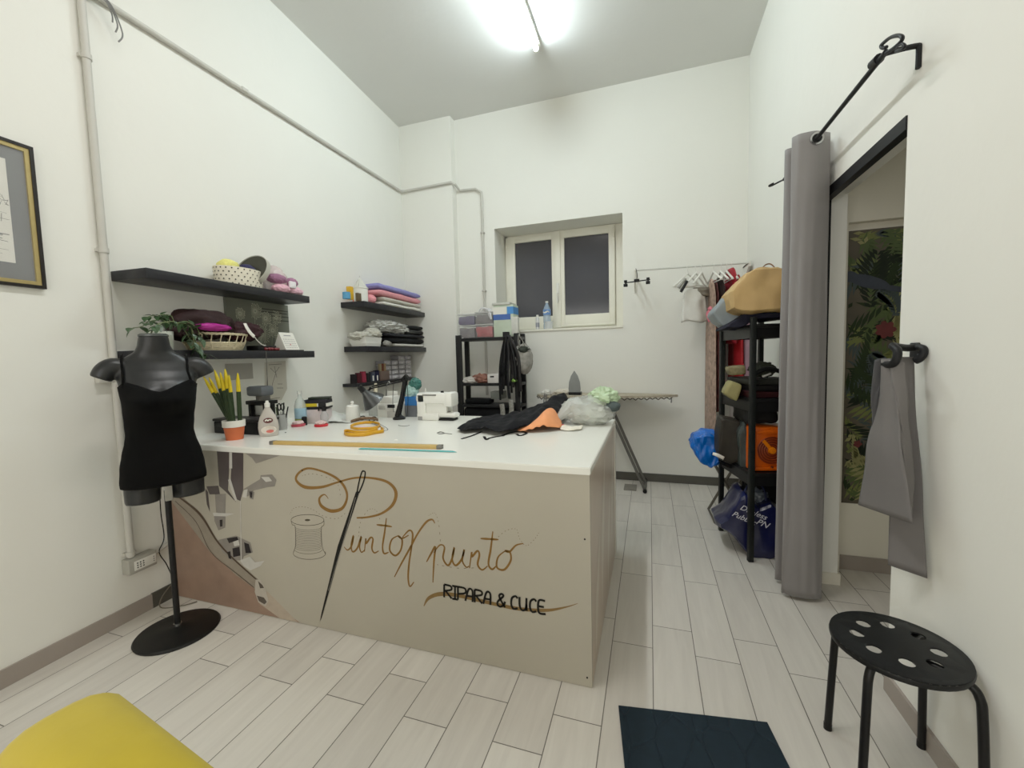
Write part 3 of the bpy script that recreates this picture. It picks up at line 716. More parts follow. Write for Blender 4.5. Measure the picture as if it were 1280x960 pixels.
b.blob(WL(1.80, .13, Z2 + .155), (.10, .18, .085), 4, .2, 2.6, 4); b.blob(WL(1.70, .13, Z2 + .105), (.08, .09, .05), 8, .2, 3, 4)
solo('folded_scarf', b, M('dark_brown_cloth', (50, 34, 34), .75, var=.25, scale=14, bump=.4, bscale=40), 'dark brown cloth heaped in the wicker basket', 'cloth', ang=180)
b = B(); b.blob(WL(2.06, .14, Z2 + .125), (.09, .12, .06), 14, .25, 3, 4)
solo('folded_scarf', b, M('dark_maroon_cloth', (58, 34, 38), .7, var=.3, scale=18, bump=.4, bscale=40), 'dark maroon cloth sagging over the far end of the wicker basket', 'cloth', ang=180)
b = B(); b.blob(q(267, 409, .23), (.035, .10, .022), 21, .2, 3, 4)
solo('folded_scarf', b, M('magenta_cloth', (158, 26, 128), .5, var=.15, scale=14), 'bright magenta cloth showing above the basket rim', 'cloth', ang=180)
b = B(); b.ribbon(smooth_path([q(306, 404, .265), q(309, 410, .275), q(313, 416, .28), q(318, 421, .28)], 5), .022, (1, 0, .1))
solo('paper_tag', b, PAPER, 'white paper tag hanging from the maroon cloth', 'tag', mods=[('SOLIDIFY', dict(thickness=.0008))])
b = B(); b.tube(smooth_path([q(318, 421, .278), q(322, 426, .25), q(328, 431, .23), q(336, 433, .2)], 5), .003, 5)
solo('ribbon', b, PAPER, 'thin white ribbon trailing from the tag onto the shelf', 'ribbon')
# canvas print leaning on the wall
cp = thing('canvas_print', 'grey canvas print of dandelion heads leaning on the wall behind the basket', 'picture', WL(2.32, .02, Z2))
b = B(); WLbox(b, 2.05, 2.575, .003, .022, Z2 + .002, Z1 - .052); obj('canvas', b, M('canvas_grey_green', (112, 114, 104), .8, var=.1, scale=7), cp)
b = B()
for px, py, r in ((319, 389, .055), (332, 398, .05), (345, 397, .05), (327, 418, .075), (341, 413, .05), (300, 392, .04), (349, 424, .04)):
    c = pL(px, py, .0235)
    for k in range(26):
        a = 2 * PI * k / 26; e = c + Vector((0, math.cos(a), math.sin(a))) * r * (.8 + .2 * (k % 3) / 2)
        b.ribbon([c + Vector((0, math.cos(a), math.sin(a))) * r * .12, e], .0022, (1, 0, 0))
        b.face([e + Vector((0, .004 * math.cos(j * PI / 3), .004 * math.sin(j * PI / 3))) for j in range(6)])
    b.ribbon([c, Vector((c.x, c.y - .02, max(Z2 + .02, c.z - .2)))], .002, (1, 0, 0))
obj('dandelion_print', b, M('dandelion_pale', (186, 186, 168), .8, var=0), cp, smooth=False)
b = B()
for z, ya, yb in ((1.735, 2.33, 2.57), (1.715, 2.30, 2.56), (1.69, 2.40, 2.575), (1.66, 2.44, 2.575)):
    b.ribbon([WL(ya, .0232, z), WL(yb, .0232, z)], .007, (1, 0, 0))
obj('plank_print', b, M('plank_dark', (62, 62, 60), .8, var=0), cp, smooth=False)
# desk calendar
dc = thing('desk_calendar', 'white tent desk calendar with month grid near the end of the lower shelf', 'calendar', WL(2.44, .17, Z2))
def cal(y, d, z): return WL(y, d, Z2 + z)
ya, yb = 2.345, 2.475
b = B(); b.prism([cal(ya, .21, 0.008), cal(ya, .15, .135), cal(ya, .09, .008)], WL(yb, 0, 0) - WL(ya, 0, 0)); obj('stand', b, PAPER, dc)
b = B(); b.span(cal(ya - .004, .08, 0), cal(yb + .03, .22, .008)); obj('base', b, BLACKPL, dc)
nC = Vector((.127, 0, .06)).normalized(); b = B()
def cp_(u, v): return cal(ya + .01 + u * (yb - ya - .02), .21 - .06 * v, .008 + .127 * v) + nC * .0012
for r_ in range(5):
    for c_ in range(7):
        b.ribbon([cp_(c_ / 7 + .03, .12 + r_ * .12), cp_(c_ / 7 + .09, .12 + r_ * .12)], .006, nC)
b.ribbon([cp_(.2, .82), cp_(.8, .82)], .007, nC)
obj('month_grid', b, M('calendar_grey', (150, 148, 150), .7, var=0), dc, smooth=False)
b = B(); b.ribbon([cp_(.42, .3), cp_(.50, .3)], .01, nC); obj('date_marker', b, M('calendar_red', (176, 40, 50), .6, var=0), dc, smooth=False)
for k, (px, py) in enumerate(((332, 433), (336, 431), (340, 434), (344, 432), (347, 434), (338, 430))):
    p = q(px, py, .22); b = B(); b.lathe([(0, 0), (.010, .003), (.0135, .011), (.010, .02), (0, .023)], (p.x, p.y, Z2), 12)
    solo('red_bead', b, M('dark_red_bead', (112, 34, 36), .35, var=.1), 'dark red bead in the small pile before the desk calendar', 'bead', 'dark red beads by the desk calendar')
b = B(); WLbox(b, 2.10, 2.25, .12, .22, Z2, Z2 + .035, .004); solo('flat_case', b, BLACKPL, 'flat black case on the lower long shelf between basket and beads', 'case')

# --- papers and the wire on the wall under the shelf
def wall_sheet(y0, y1, z0, z1, label, mat):
    b = B(); WLbox(b, y0, y1, .0005, .002, z0, z1); return solo('paper_sheet', b, mat, label, 'paper')
t = thing('paper_pattern', 'pale sheet printed with a garment sketch taped to the wall under the shelf', 'paper', WL(2.44, 0, 1.06))
b = B(); b.prism([pL(331, 453, .002), pL(357, 451, .002), pL(359, 486, .002), pL(352, 500, .002), pL(331, 502, .002)], (-.0015, 0, 0)); obj('sheet', b, M('pattern_paper', (202, 198, 188), .7, var=.02), t)
b = B(); G = (1, 0, 0)
for l in ([(336, 456), (352, 455)], [(338, 460), (344, 466), (349, 459)], [(345, 466), (341, 478), (338, 494)], [(343, 458), (346, 472)], [(334, 470), (333, 497)], [(347, 480), (353, 480)], [(346, 485), (354, 485)], [(336, 499), (350, 497)]):
    b.ribbon([pL(x, y, .0032) for x, y in l], .004, G)
obj('sketch_lines', b, M('pattern_ink', (118, 114, 108), .7, var=0), t, smooth=False)
wall_sheet(2.03, 2.24, 1.235, 1.345, 'blank grey sheet on the wall, beside the garment sketch', M('grey_sheet', (176, 173, 166), .7, var=.02))
b = B(); b.tube([WL(2.13, .254, Z2 - .004), WL(2.13, .25, 1.2), WL(2.14, .235, 1.05)], .0022, 6); solo('hanging_wire', b, GREYMETAL, 'thin wire hanging straight down from the lower long shelf', 'wire')

# --- towel shelf beside the pillar
def cyl_item(name, px0, px1, pyt, z0, d, mat, label, cat, h=None, group=None, lid=None):
    a = pL(px0, pyt, d); c = pL(px1, pyt, d); r = abs(c.y - a.y) / 2 * .86
    ctr_ = WL((a.y + c.y) / 2, d - r * .2, z0); hh = h or (a.z - z0)
    b = B(); b.lathe([(r, 0), (r, hh * .96), (r * .93, hh), (0, hh)], ctr_, 18)
    return solo(name, b, mat, label, cat, group)
cyl_item('thread_spool', 430.5, 437.5, 372, Z3, .2, M('sky_blue_thread', (96, 152, 186), .7, var=.1, scale=60), 'light blue thread spool, nearest on the towel shelf', 'thread', h=.058)
b = B(); p0 = pL(438, 363, .21); p1 = pL(446, 363, .21); b.span(WL(p0.y, .165, Z3), WL(p0.y + .045, .21, Z3 + .115), .003)
yb_ = solo('thread_box', b, M('yellow_box', (206, 166, 50), .6, var=.06), 'small upright yellow box behind the light blue spool', 'box')
b = B(); p0 = pL(445, 362, .14); b.lathe([(.035, 0), (.035, .13), (0, .132)], WL(p0.y + .03, .12, Z3), 16); solo('thread_spool', b, M('coral_thread', (226, 128, 118), .7, var=.08), 'coral thread spool half hidden behind the yellow box', 'thread')
b = B(); p0 = pL(448, 370, .2); b.span(WL(p0.y - .005, .17, Z3), WL(p0.y + .045, .2, Z3 + .075), .002); solo('small_box', b, M('olive_box', (92, 78, 56), .7), 'small dark olive box between yellow box and lantern', 'box')
la = thing('lantern', 'white lantern shaped jar with pointed lid on the towel shelf', 'lantern', WL(3.40, .15, Z3))
pa, pb = pL(449.5, 365, .2), pL(462.5, 365, .2); cy_ = (pa.y + pb.y) / 2; rr = (pb.y - pa.y) / 2 * .86; lc_ = WL(cy_, .15, Z3)
b = B(); b.lathe([(rr * .93, 0), (rr * .95, .125), (rr * 1.04, .128), (rr * 1.04, .136), (0, .138)], lc_, 28); obj('jar', b, M('jar_white', (230, 230, 224), .4, var=.03), la)
b = B(); b.lathe([(rr * .95, .138), (rr * .05, .235), (0, .236)], lc_, 4, Matrix.Rotation(.5, 3, 'Z')); obj('lid', b, M('jar_lid_clear', (222, 222, 214), .25, var=.02, alpha=.7), la)
b = B(); b.tube([lc_ + Vector((0, rr * .6, .15)), lc_ + Vector((0, 0, .25)), lc_ + Vector((0, -rr * .6, .15))], .003, 6); obj('handle', b, WHITEPL, la)
def folded(name, y0, y1, d0, d1, z0, z1, mat, label, cat, group=None, seed=1, amp=.006, slope=0, fold=True, y0b=None):
    """a folded cloth: rounded slab with a rolled fold facing the room"""
    b = B(); n = 22; rows = []
    h = z1 - z0
    for i in range(n + 1):
        y = y0 + (y1 - y0) * i / n; e = min(1, min(i, n - i) / 1.5 * .6 + .55)
        row = []
        for k in range(20):
            a = 2 * PI * k / 20; ca, sa = math.cos(a), math.sin(a)
            sx = math.copysign(abs(ca) ** .45, ca); sz = math.copysign(abs(sa) ** .55, sa)
            nn = noise.noise(Vector((y * 9 + seed, a, seed * 2.3)))
            row.append(WL(y, (d0 + d1) / 2 + sx * (d1 - d0) / 2 * (.94 + .06 * e) + nn * amp, (z0 + z1) / 2 + slope * (y - y0) + sz * h / 2 * e + nn * amp * (1 if sz > 0 else .15)))
        rows.append(row)
    b.rings(rows)
    if fold:
        fz_ = (z0 + z1) / 2
    return solo(name, b, mat, label, cat, group, ang=180)
TW = 'folded pastel towels on the shelf beside the pillar'
y_a, y_b = pL(474, 375, .22).y, 4.37
folded('folded_towel', y_a + .05, y_b, .02, .235, Z3 + .001, Z3 + .045, M('white_towel', (222, 220, 212), .95, var=.08, scale=60, bump=.5, bscale=150), 'white folded towel, lowest in the towel stack', 'towel', TW, 2)
folded('folded_towel', y_a + .05, y_b, .02, .235, Z3 + .047, Z3 + .09, M('grey_white_towel', (204, 200, 190), .95, var=.08, scale=60, bump=.5, bscale=150), 'off-white folded towel, second from the bottom of the towel stack', 'towel', TW, 3)
folded('folded_towel', y_a - .03, y_b, .02, .235, Z3 + .092, Z3 + .155, M('pink_towel', (218, 158, 164), .95, var=.08, scale=60, bump=.5, bscale=150), 'pink folded towel, under the lilac one', 'towel', TW, 4)
folded('folded_towel', y_a - .02, y_b, .02, .235, Z3 + .157, Z3 + .215, M('lilac_towel', (148, 146, 196), .95, var=.08, scale=60, bump=.5, bscale=150), 'lilac folded towel on top of the towel stack', 'towel', TW, 5)
b = B(); b.blob(WL(pL(468, 372, .2).y, .15, Z3 + .048), (.06, .05, .047), 6, .08, 3, 4, flat=.046); solo('rolled_towel', b, M('pink_roll', (226, 160, 166), .95, var=.08, scale=60, bump=.5, bscale=150), 'rolled pink towel beside the lantern jar', 'towel')

# --- shelf below the towels
wb = thing('plastic_bin', 'white open plastic bin of lace on the shelf below the towels', 'bin', WL(3.2, .15, Z4))
pa, pb = pL(442, 425, .235), pL(477, 425, .235); YA, YC = max(3.262, pa.y), pb.y
b = B()
def tap(y, d, z, g): return WL(y, d, z)
bot = [WL(YA + .02, .06, Z4), WL(YC - .01, .06, Z4), WL(YC - .01, .225, Z4), WL(YA + .02, .225, Z4)]
top = [WL(YA, .045, Z4 + .085), WL(YC, .045, Z4 + .085), WL(YC, .238, Z4 + .085), WL(YA, .238, Z4 + .085)]
cen = sum(top, Vector()) / 4
b.rings([bot, top, [cen + (p - cen) * .95 for p in top], [cen + (p - cen) * .93 - Vector((0, 0, .06)) for p in top]]); obj('tub', b, WHITEPL, wb)
b = B(); b.blob(cen + Vector((0, -.06, .01)), (.085, .13, .04), 3, .35, 5, 4); b.blob(cen + Vector((0, .1, .04)), (.08, .09, .055), 13, .3, 5, 4)
solo('lace_trim', b, M('white_lace', (196, 194, 184), .85, var=.25, scale=60, bump=.6, bscale=120), 'tangle of white lace trim filling the plastic bin', 'lace', ang=180)
b = B(); b.blob(WL(3.74, .13, Z4 + .215), (.11, .24, .055), 6, .4, 3.2, 5); b.blob(WL(3.95, .16, Z4 + .20), (.08, .14, .05), 16, .4, 3.5, 5)
solo('plastic_bag', b, M('crumpled_film', (214, 214, 210), .22, var=.15, scale=12, bump=.7, bscale=25, alpha=.9), 'crumpled silvery plastic bag on the dark cloth below the towels', 'bag', ang=50)
CLG = 'folded cloth on the shelf below the towels'
folded('folded_cloth', 3.78, 4.41, .03, .235, Z4 + .001, Z4 + .036, M('white_cloth', (210, 208, 202), .85, var=.05), 'white folded cloth, bottom of the dark cloth pile', 'cloth', CLG, 7)
folded('folded_cloth', 3.66, 4.41, .03, .235, Z4 + .038, Z4 + .10, BLACKCLOTH, 'black folded cloth directly on the white cloth', 'cloth', CLG, 8)
folded('folded_cloth', 3.66, 4.42, .03, .24, Z4 + .102, Z4 + .142, M('charcoal_cloth', (42, 42, 46), .8, var=.1), 'charcoal folded cloth, second layer of the dark pile', 'cloth', CLG, 9)
folded('folded_cloth', 4.02, 4.42, .03, .23, Z4 + .144, Z4 + .20, M('dark_grey_cloth', (52, 52, 52), .85, var=.12), 'dark grey folded cloth near the top of the dark pile', 'cloth', CLG, 10)
folded('folded_cloth', 4.04, 4.42, .03, .22, Z4 + .202, Z4 + .25, M('soot_cloth', (34, 34, 35), .85, var=.12), 'sooty black folded cloth, topmost of the dark pile beside the pillar', 'cloth', CLG, 11)
b = B(); b.blob(WL(3.67, .2, Z4 + .032), (.035, .06, .032), 9, .25, 5, 3, flat=.031); solo('cloth_bundle', b, M('patterned_grey', (150, 148, 142), .9, var=.35, scale=90), 'small grey patterned bundle beside the white bin', 'cloth')

# --- ledge with spools and drawer boxes
cols = [((28, 24, 27), 'black'), ((70, 26, 34), 'burgundy'), ((132, 40, 62), 'crimson'), ((34, 34, 36), 'sooty black'), ((62, 66, 78), 'slate'), ((30, 30, 52), 'navy'), ((64, 50, 38), 'brown'), ((52, 44, 36), 'dark olive')]
for k, (c, nm) in enumerate(cols):
    y = 3.225 + k * .073; cc = WL(y, .105, Z5); t = thing('thread_spool', nm + ' thread spool in the row on the narrow ledge', 'thread', cc, AL, 'thread spools along the narrow ledge')
    hh = .088 + (k % 3) * .01
    b = B(); b.lathe([(.0, .004), (.031, .004), (.029, hh), (.0, hh)], cc, 14); obj('thread', b, M('thread_' + nm.replace(' ', '_'), c, .8, var=.15, scale=120), t)
    b = B(); b.lathe([(0, 0), (.034, 0), (.034, .004), (0, .004)], cc, 14); obj('base', b, BLACKPL, t)
    if k in (4, 5, 7):
        b = B(); b.box(cc + Vector((.027, -.016, .035)), (.003, .012, .05), rz=AL - .4); obj('paper_label', b, PAPER, t)
DBM = M('drawer_smoke', (150, 148, 150), .3, var=.08, scale=10); DBF = M('drawer_front_pale', (186, 182, 186), .45, var=.1, scale=30)
dt = None; DG = 'clear drawer boxes stacked on the narrow ledge'
for r_ in range(5):
    for c_ in range(4):
        if r_ == 4 and c_ < 2: continue
        y = 3.79 + c_ * .145 + .02 * noise.noise(Vector((r_, c_, 1)))
        p = WL(y, .065, Z5 + .001 + r_ * .052)
        lab = 'small clear drawer box with a pale front, stacked on the narrow ledge under the shelf'
        if dt is None:
            dt = thing('drawer_box', lab, 'box', p, AL, DG)
            b = B(); b.box(p + Vector((0, 0, .024)), (.1, .132, .047), rz=AL, bev=.003); obj('case', b, DBM, dt)
            b = B(); b.box(p + Vector((.051, .0, .024)), (.004, .112, .034), rz=AL, bev=.001); f = obj('drawer', b, DBF, dt)
            b = B(); b.box(p + Vector((.055, .0, .018)), (.006, .02, .006), rz=AL); obj('knob', b, WHITEPL, f)
        else: dup(dt, p)
for k, (c, nm) in enumerate((((150, 140, 116), 'beige'), ((120, 70, 58), 'rust'), ((170, 150, 120), 'sand'))):
    cc = WL(3.655 + .04 * k, .11, Z5 + .1); b = B(); b.lathe([(.018, 0), (.018, .075), (0, .076)], cc, 12); solo('thread_spool', b, M('thread_' + nm, c, .8, var=.12, scale=100), nm + ' thread spool beside the drawer boxes', 'thread')
b = B(); WLbox(b, 3.62, 3.78, .02, .14, Z5, Z5 + .1, .004); solo('card_box', b, M('dull_brown_card', (108, 92, 84), .7, var=.1), 'dull brown card box under three upright spools on the ledge', 'box')
# ================================================================== THINGS ON THE COUNTER
def T(px, py, h=0): return pZ(px, py, TT + h)
# potted snake plant
p = T(286, 551) + Vector((-.01, .045, 0)); p.z = TT
sp_ = thing('snake_plant', 'cylinder leaf plant with yellow painted tips in a terracotta pot with white rim', 'plant', p)
b = B(); b.lathe([(0, 0), (.043, 0), (.052, .075), (.048, .075), (.0, .07)], p, 28); obj('pot', b, M('terracotta', (196, 112, 78), .7, var=.06), sp_)
b = B(); b.lathe([(.053, .074), (.057, .076), (.058, .112), (.053, .112), (.05, .095), (0, .095)], p, 28); obj('pot_rim', b, M('white_rim', (226, 224, 216), .5, var=.02), sp_)
DG1, YT = M('dark_leaf', (52, 66, 44), .5, var=.15, scale=30), M('yellow_tip', (214, 192, 52), .7, var=.1, scale=30)
for (tx, ty, bx_, r) in ((254, 470, -.03, .010), (261, 471, -.018, .011), (268, 462, -.006, .012), (275, 465, .004, .012), (281, 461, .012, .013), (286, 468, .004, .010), (297, 466, .034, .012)):
    base = p + Vector((bx_, .012 * math.sin(tx), .09)); tip = pY(tx, ty, p.y + .02 * math.sin(tx * 2)); v = tip - base
    sp1 = base + v * .64
    b = B(); b.tube([base, base + v * .3, sp1], [r * .95, r * 1.05, r], 10); lf = obj('leaf', b, DG1, sp_)
    b = B(); b.tube([sp1, sp1 + v * .2, tip - v * .03, tip], [r * 1.01, r * .85, r * .35, r * .08], 10); obj('painted_tip', b, YT, lf)
# detergent bottle
p = T(331, 546) + Vector((0, .03, 0)); p.z = TT
db = thing('detergent_bottle', 'clear squat detergent bottle with white cap and oval label beside the plant pot', 'bottle', p, .25)
RD = Matrix.Rotation(.6, 3, 'Z')
b = B(); b.lathe([(0, 0), (.045, 0), (.052, .01), (.056, .05), (.053, .085), (.042, .12), (.026, .15), (.016, .168), (.014, .176), (0, .176)], p, 28, RD, 1, .55); obj('bottle', b, M('detergent_clear', (226, 220, 212), .12, var=.04, alpha=.55), db)
b = B(); b.lathe([(.014, .174), (.015, .196), (.009, .2), (.008, .212), (0, .213)], p, 16); obj('cap', b, WHITEPL, db)
nB = Vector((.78, -1.0, 0)).normalized(); sB = Vector((1.0, .78, 0)).normalized(); cB = p + nB * .036
nB = (CAM - p); nB.z = 0; nB.normalize(); sB = Vector((-nB.y, nB.x, 0)); cB = p + nB * .046
def lab_(bb, du, dz, ru, rz_, k=0): bb.face([cB + nB * .0015 * k - nB * (abs((du + ru * math.cos(2 * PI * i / 20)) / .05) ** 2) * .014 + sB * (du + ru * math.cos(2 * PI * i / 20)) + Vector((0, 0, dz + rz_ * math.sin(2 * PI * i / 20))) for i in range(20)])
b = B(); lab_(b, 0, .098, .025, .016); lb = obj('oval_label', b, M('label_dark_red', (92, 34, 34), .5, var=0), db, smooth=False)
b = B(); b.ribbon(smooth_path([cB + nB * .003 + sB * x + Vector((0, 0, z)) for x, z in ((-.016, .096), (-.008, .104), (-.002, .097), (.006, .103), (.016, .099))], 5), .006, nB); obj('label_mark', b, PAPER, lb, smooth=False)
b = B(); lab_(b, 0, .042, .040, .024); l2 = obj('lower_label', b, M('label_pale', (214, 206, 196), .5, var=.1, scale=60), db, smooth=False)
b = B(); lab_(b, .006, .034, .02, .009, 1); obj('label_mark', b, M('label_pink', (196, 112, 104), .5, var=.1), l2, smooth=False)
# black case and grey tool behind the pot
bc_ = thing('sewing_case', 'black lidded case on the counter behind the terracotta pot', 'case', (-2.42, 1.96, TT))
b = B(); b.span((-2.625, 1.90, TT), (-2.235, 2.03, TT + .075), .006); obj('case', b, BLACKPL, bc_)
b = B(); b.span((-2.63, 1.895, TT + .076), (-2.23, 2.035, TT + .094), .006); obj('lid', b, M('case_lid', (40, 38, 38), .4), bc_)
ey = thing('eyelet_press', 'grey headed press tool standing behind the black case', 'tool', (-2.40, 2.1, TT))
b = B()
for x in (-2.52, -2.395): b.span((x, 2.06, TT), (x + .02, 2.14, TT + .17), .003)
b.span((-2.53, 2.05, TT + .165), (-2.36, 2.15, TT + .19), .004); obj('frame', b, BLACKMETAL, ey)
b = B(); b.span((-2.45, 2.06, TT + .19), (-2.40, 2.13, TT + .225), .004); obj('neck', b, GREYMETAL, ey)
b = B(); b.span((-2.52, 2.05, TT + .22), (-2.385, 2.15, TT + .285), .015); obj('head', b, M('press_grey', (104, 108, 112), .4, .2, var=.04), ey)
b = B(); b.span((-2.49, 2.075, TT), (-2.41, 2.09, TT + .16), .003); obj('plate', b, CHROME, ey)
# pen cup
p = T(347, 538) + Vector((0, .03, 0)); p.z = TT
pc_ = thing('pen_cup', 'clear cup of pens and scissors behind the detergent bottle', 'cup', p)
b = B(); b.lathe([(0, 0), (.036, 0), (.04, .1), (.037, .1), (.034, .006), (0, .006)], p, 20); obj('cup', b, M('cup_smoke', (196, 198, 196), .15, var=0, alpha=.45), pc_)
for k, (dx, dy, h, col) in enumerate(((-.012, .0, .165, BLACKPL), (.008, .01, .175, BLACKPL), (.018, -.006, .16, M('pen_grey', (92, 96, 96), .4)), (-.004, -.015, .15, M('pen_olive', (84, 96, 70), .5)), (.026, .006, .15, BLACKMETAL))):
    b = B(); b.tube([p + Vector((dx * .5, dy, .008)), p + Vector((dx * 2.2, dy * 1.5, h))], [.0045, .004], 7); solo('pen', b, col, ['black pen leaning left in the clear cup', 'tallest black pen in the clear cup', 'grey pen in the clear cup', 'olive pen in the clear cup', 'black pen leaning right in the clear cup'][k], 'pen', 'pens in the clear cup')
sc_ = thing('scissors', 'black handled scissors stuck point down in the pen cup', 'scissors', p + Vector((.015, -.012, .008)))
b = B(); b.tube([p + Vector((.01, -.012, .008)), p + Vector((.018, -.012, .12))], .005, 6); obj('blade', b, CHROME, sc_)
for sx in (-1, 1):
    c = p + Vector((.02 + sx * .014, -.012, .15)); b = B(); b.tube([c + Vector((.013 * math.cos(a * PI / 8), 0, .022 * math.sin(a * PI / 8))) for a in range(16)], .004, 6, close=True); obj('handle', b, BLACKPL, sc_)
# spray bottle
p = T(359, 534) + Vector((0, .12, 0)); p.z = TT
sb_ = thing('spray_bottle', 'clear bottle with pale blue label standing behind the marker box', 'bottle', p)
b = B(); b.lathe([(0, 0), (.036, 0), (.038, .02), (.038, .13), (.03, .165), (.014, .19), (.013, .215), (0, .216)], p, 22); obj('bottle', b, M('bottle_clear', (214, 222, 218), .1, var=0, alpha=.4), sb_)
b = B(); b.lathe([(.0388, .045), (.0388, .115)], p, 22); obj('label', b, M('label_blue', (164, 192, 206), .5, var=.08), sb_)
b = B(); b.lathe([(.0385, .018), (.0388, .042)], p, 22); obj('liquid_band', b, M('liquid_green', (160, 174, 104), .4, var=.05), sb_)
b = B(); b.lathe([(.015, .212), (.015, .235), (0, .236)], p, 14); obj('cap', b, M('cap_clear', (210, 210, 206), .2, var=0, alpha=.7), sb_)
# marker box
p = T(378, 532) + Vector((.02, .14, 0)); p.z = TT
mb = thing('card_box', 'black and yellow card box lying across the clear tub on the counter', 'box', p + Vector((0, 0, .1)), -.15)
rz = .35; c = p + Vector((-.01, 0, .135))
b = B(); b.box(c, (.17, .10, .065), rz=rz, bev=.003); obj('box', b, M('box_black', (36, 34, 40), .5, var=.05), mb)
b = B(); b.box(c + Vector((0, 0, -.004)), (.172, .102, .022), rz=rz); obj('yellow_band', b, M('box_yellow', (206, 186, 66), .5, var=.05), mb)
b = B(); b.box(c + Vector((.05, .018, -.004)), (.075, .1025, .0225), rz=rz); obj('white_band', b, PAPER, mb)
b = B(); b.box(c + Vector((.005, .02, .040)), (.14, .08, .016), rz=rz + .1, bev=.003); solo('flat_tin', b, M('dark_green_tin', (44, 52, 44), .4), 'flat dark green tin on top of the black and yellow box', 'tin')
tb = B(); tb.box(p + Vector((-.01, .0, .05)), (.16, .1, .1), rz=rz, bev=.008); solo('plastic_tub', tb, M('tub_pinkish', (206, 196, 196), .3, var=.08), 'pale translucent tub under the black and yellow box', 'tub')
# red dishes and the rest
for k, (px, py, lab) in enumerate(((367, 534, 'red based pin dish with pink pins near the marker box'), (396, 534, 'bright red pin dish by the trigger spray'))):
    p = T(px, py) + Vector((0, .04, 0)); p.z = TT
    t = thing('pin_dish', lab, 'dish', p, 0, 'red pin dishes')
    b = B(); b.lathe([(0, 0), (.042, 0), (.046, .012), (.04, .016), (0, .012)], p, 20); obj('dish', b, M('dish_red', (190, 46, 58), .35, var=.06) if k else M('dish_pink', (184, 84, 96), .35, var=.06), t)
    b = B(); b.blob(p + Vector((0, 0, .024)), (.034, .034, .014), k + 3, .3, 6, 3); obj('pins', b, M('pins_pale', (216, 196, 194), .5, var=.2, scale=200), t)
p = T(378, 532); b = B(); b.lathe([(0, 0), (.017, .0), (.017, .055), (.012, .06), (0, .06)], p + Vector((0, .02, 0)), 16); solo('thread_spool', b, BLACKPL, 'small black cylinder standing between the two pin dishes', 'spool')
b = B(); b.lathe([(0, 0), (.042, 0), (.046, .06), (.04, .075), (0, .075)], T(391, 527) + Vector((-.01, .03, 0)), 20); solo('jar', b, M('jar_smoke', (172, 166, 162), .15, var=.1, alpha=.7), 'clear jar of notions beside the trigger spray', 'jar')
p = T(402, 530) + Vector((0, .03, 0)); p.z = TT
ts = thing('trigger_spray', 'small spray bottle with black trigger top beside the clear jar', 'bottle', p)
b = B(); b.lathe([(0, 0), (.026, 0), (.027, .06), (.016, .085), (.012, .09), (0, .09)], p, 18); obj('bottle', b, M('bottle_clear2', (206, 206, 206), .1, var=0, alpha=.5), ts)
b = B(); b.lathe([(.015, .088), (.016, .115), (0, .116)], p, 14); b.box(p + Vector((-.008, -.006, .13)), (.05, .022, .032), rz=.6, bev=.006); b.tube([p + Vector((-.025, -.018, .12)), p + Vector((-.03, -.02, .09))], .005, 6); obj('trigger_head', b, BLACKPL, ts)
b = B(); b.blob(T(395, 524) + Vector((.0, .08, .05)), (.05, .04, .045), 11, .3, 4, 3, flat=.045); solo('wool_tuft', b, M('pinkish_wool', (206, 176, 172), .9, var=.2), 'pinkish wool tuft behind the clear jar', 'wool')
b = B(); b.grid(lambda u, v: T(398 + 34 * u, 521 + 10 * v) + Vector((.0, .06, .004 + .055 * math.exp(-((u - .35) / .3) ** 2) * math.exp(-((v - .4) / .5) ** 2) + .006 * noise.noise(Vector((u * 7, v * 5, 2))))), 24, 14)
solo('plastic_sheet', b, M('sheet_pale', (218, 220, 216), .3, var=.04), 'crumpled pale plastic sheet spread on the counter behind the trigger spray', 'sheet', ang=180)
b = B(); b.blob(T(357, 541) + Vector((0, 0, .002)), (.006, .005, .002), 2, .2, 3, 2); solo('button', b, BLACKPL, 'tiny dark button lying alone on the white counter', 'button')
# thread cone
p = T(438, 527) + Vector((0, .03, 0)); p.z = TT
tc_ = thing('thread_cone', 'white cone of thread standing alone in front of the ledge', 'thread', p)
b = B(); b.lathe([(0, 0), (.046, 0), (.05, .012), (.043, .108), (.036, .115), (0, .115)], p, 28); obj('thread', b, M('white_thread', (230, 230, 224), .8, var=.04, scale=150), tc_)
b = B(); b.lathe([(.014, .113), (.014, .12), (.009, .126), (.013, .134), (.008, .145), (0, .146)], p, 16); obj('cone_tip', b, WHITEPL, tc_)
# tape measure, band and scissors
tm = thing('tape_measure', 'mustard yellow tape measure in loose loops at the counter centre', 'tape', T(455, 540))
MUST = M('mustard_tape', (206, 160, 64), .5, var=.08, scale=30)
def flat_band(pts, w, z0=0):
    P = smooth_path([T(x, y) for x, y in pts], 8); b = B()
    V = []
    for p in P: V.append((b.bm.verts.new(p + Vector((0, 0, .002 + z0))), b.bm.verts.new(p + Vector((0, 0, .002 + z0 + w)))))
    for (a, c), (d, e) in zip(V, V[1:]): b.bm.faces.new([a, d, e, c])
    return b
obj('outer_loop', flat_band([(476, 537), (480, 541), (470, 543), (455, 546), (435, 546), (430, 543), (434, 541), (447, 543), (462, 542), (472, 539)], .021), MUST, tm, ang=180, mods=[('SOLIDIFY', dict(thickness=.0015))])
obj('inner_loop', flat_band([(438, 535), (445, 532), (458, 530), (472, 531), (475, 534), (468, 537), (455, 538), (444, 538), (438, 536)], .018), MUST, tm, ang=180, mods=[('SOLIDIFY', dict(thickness=.0015))])
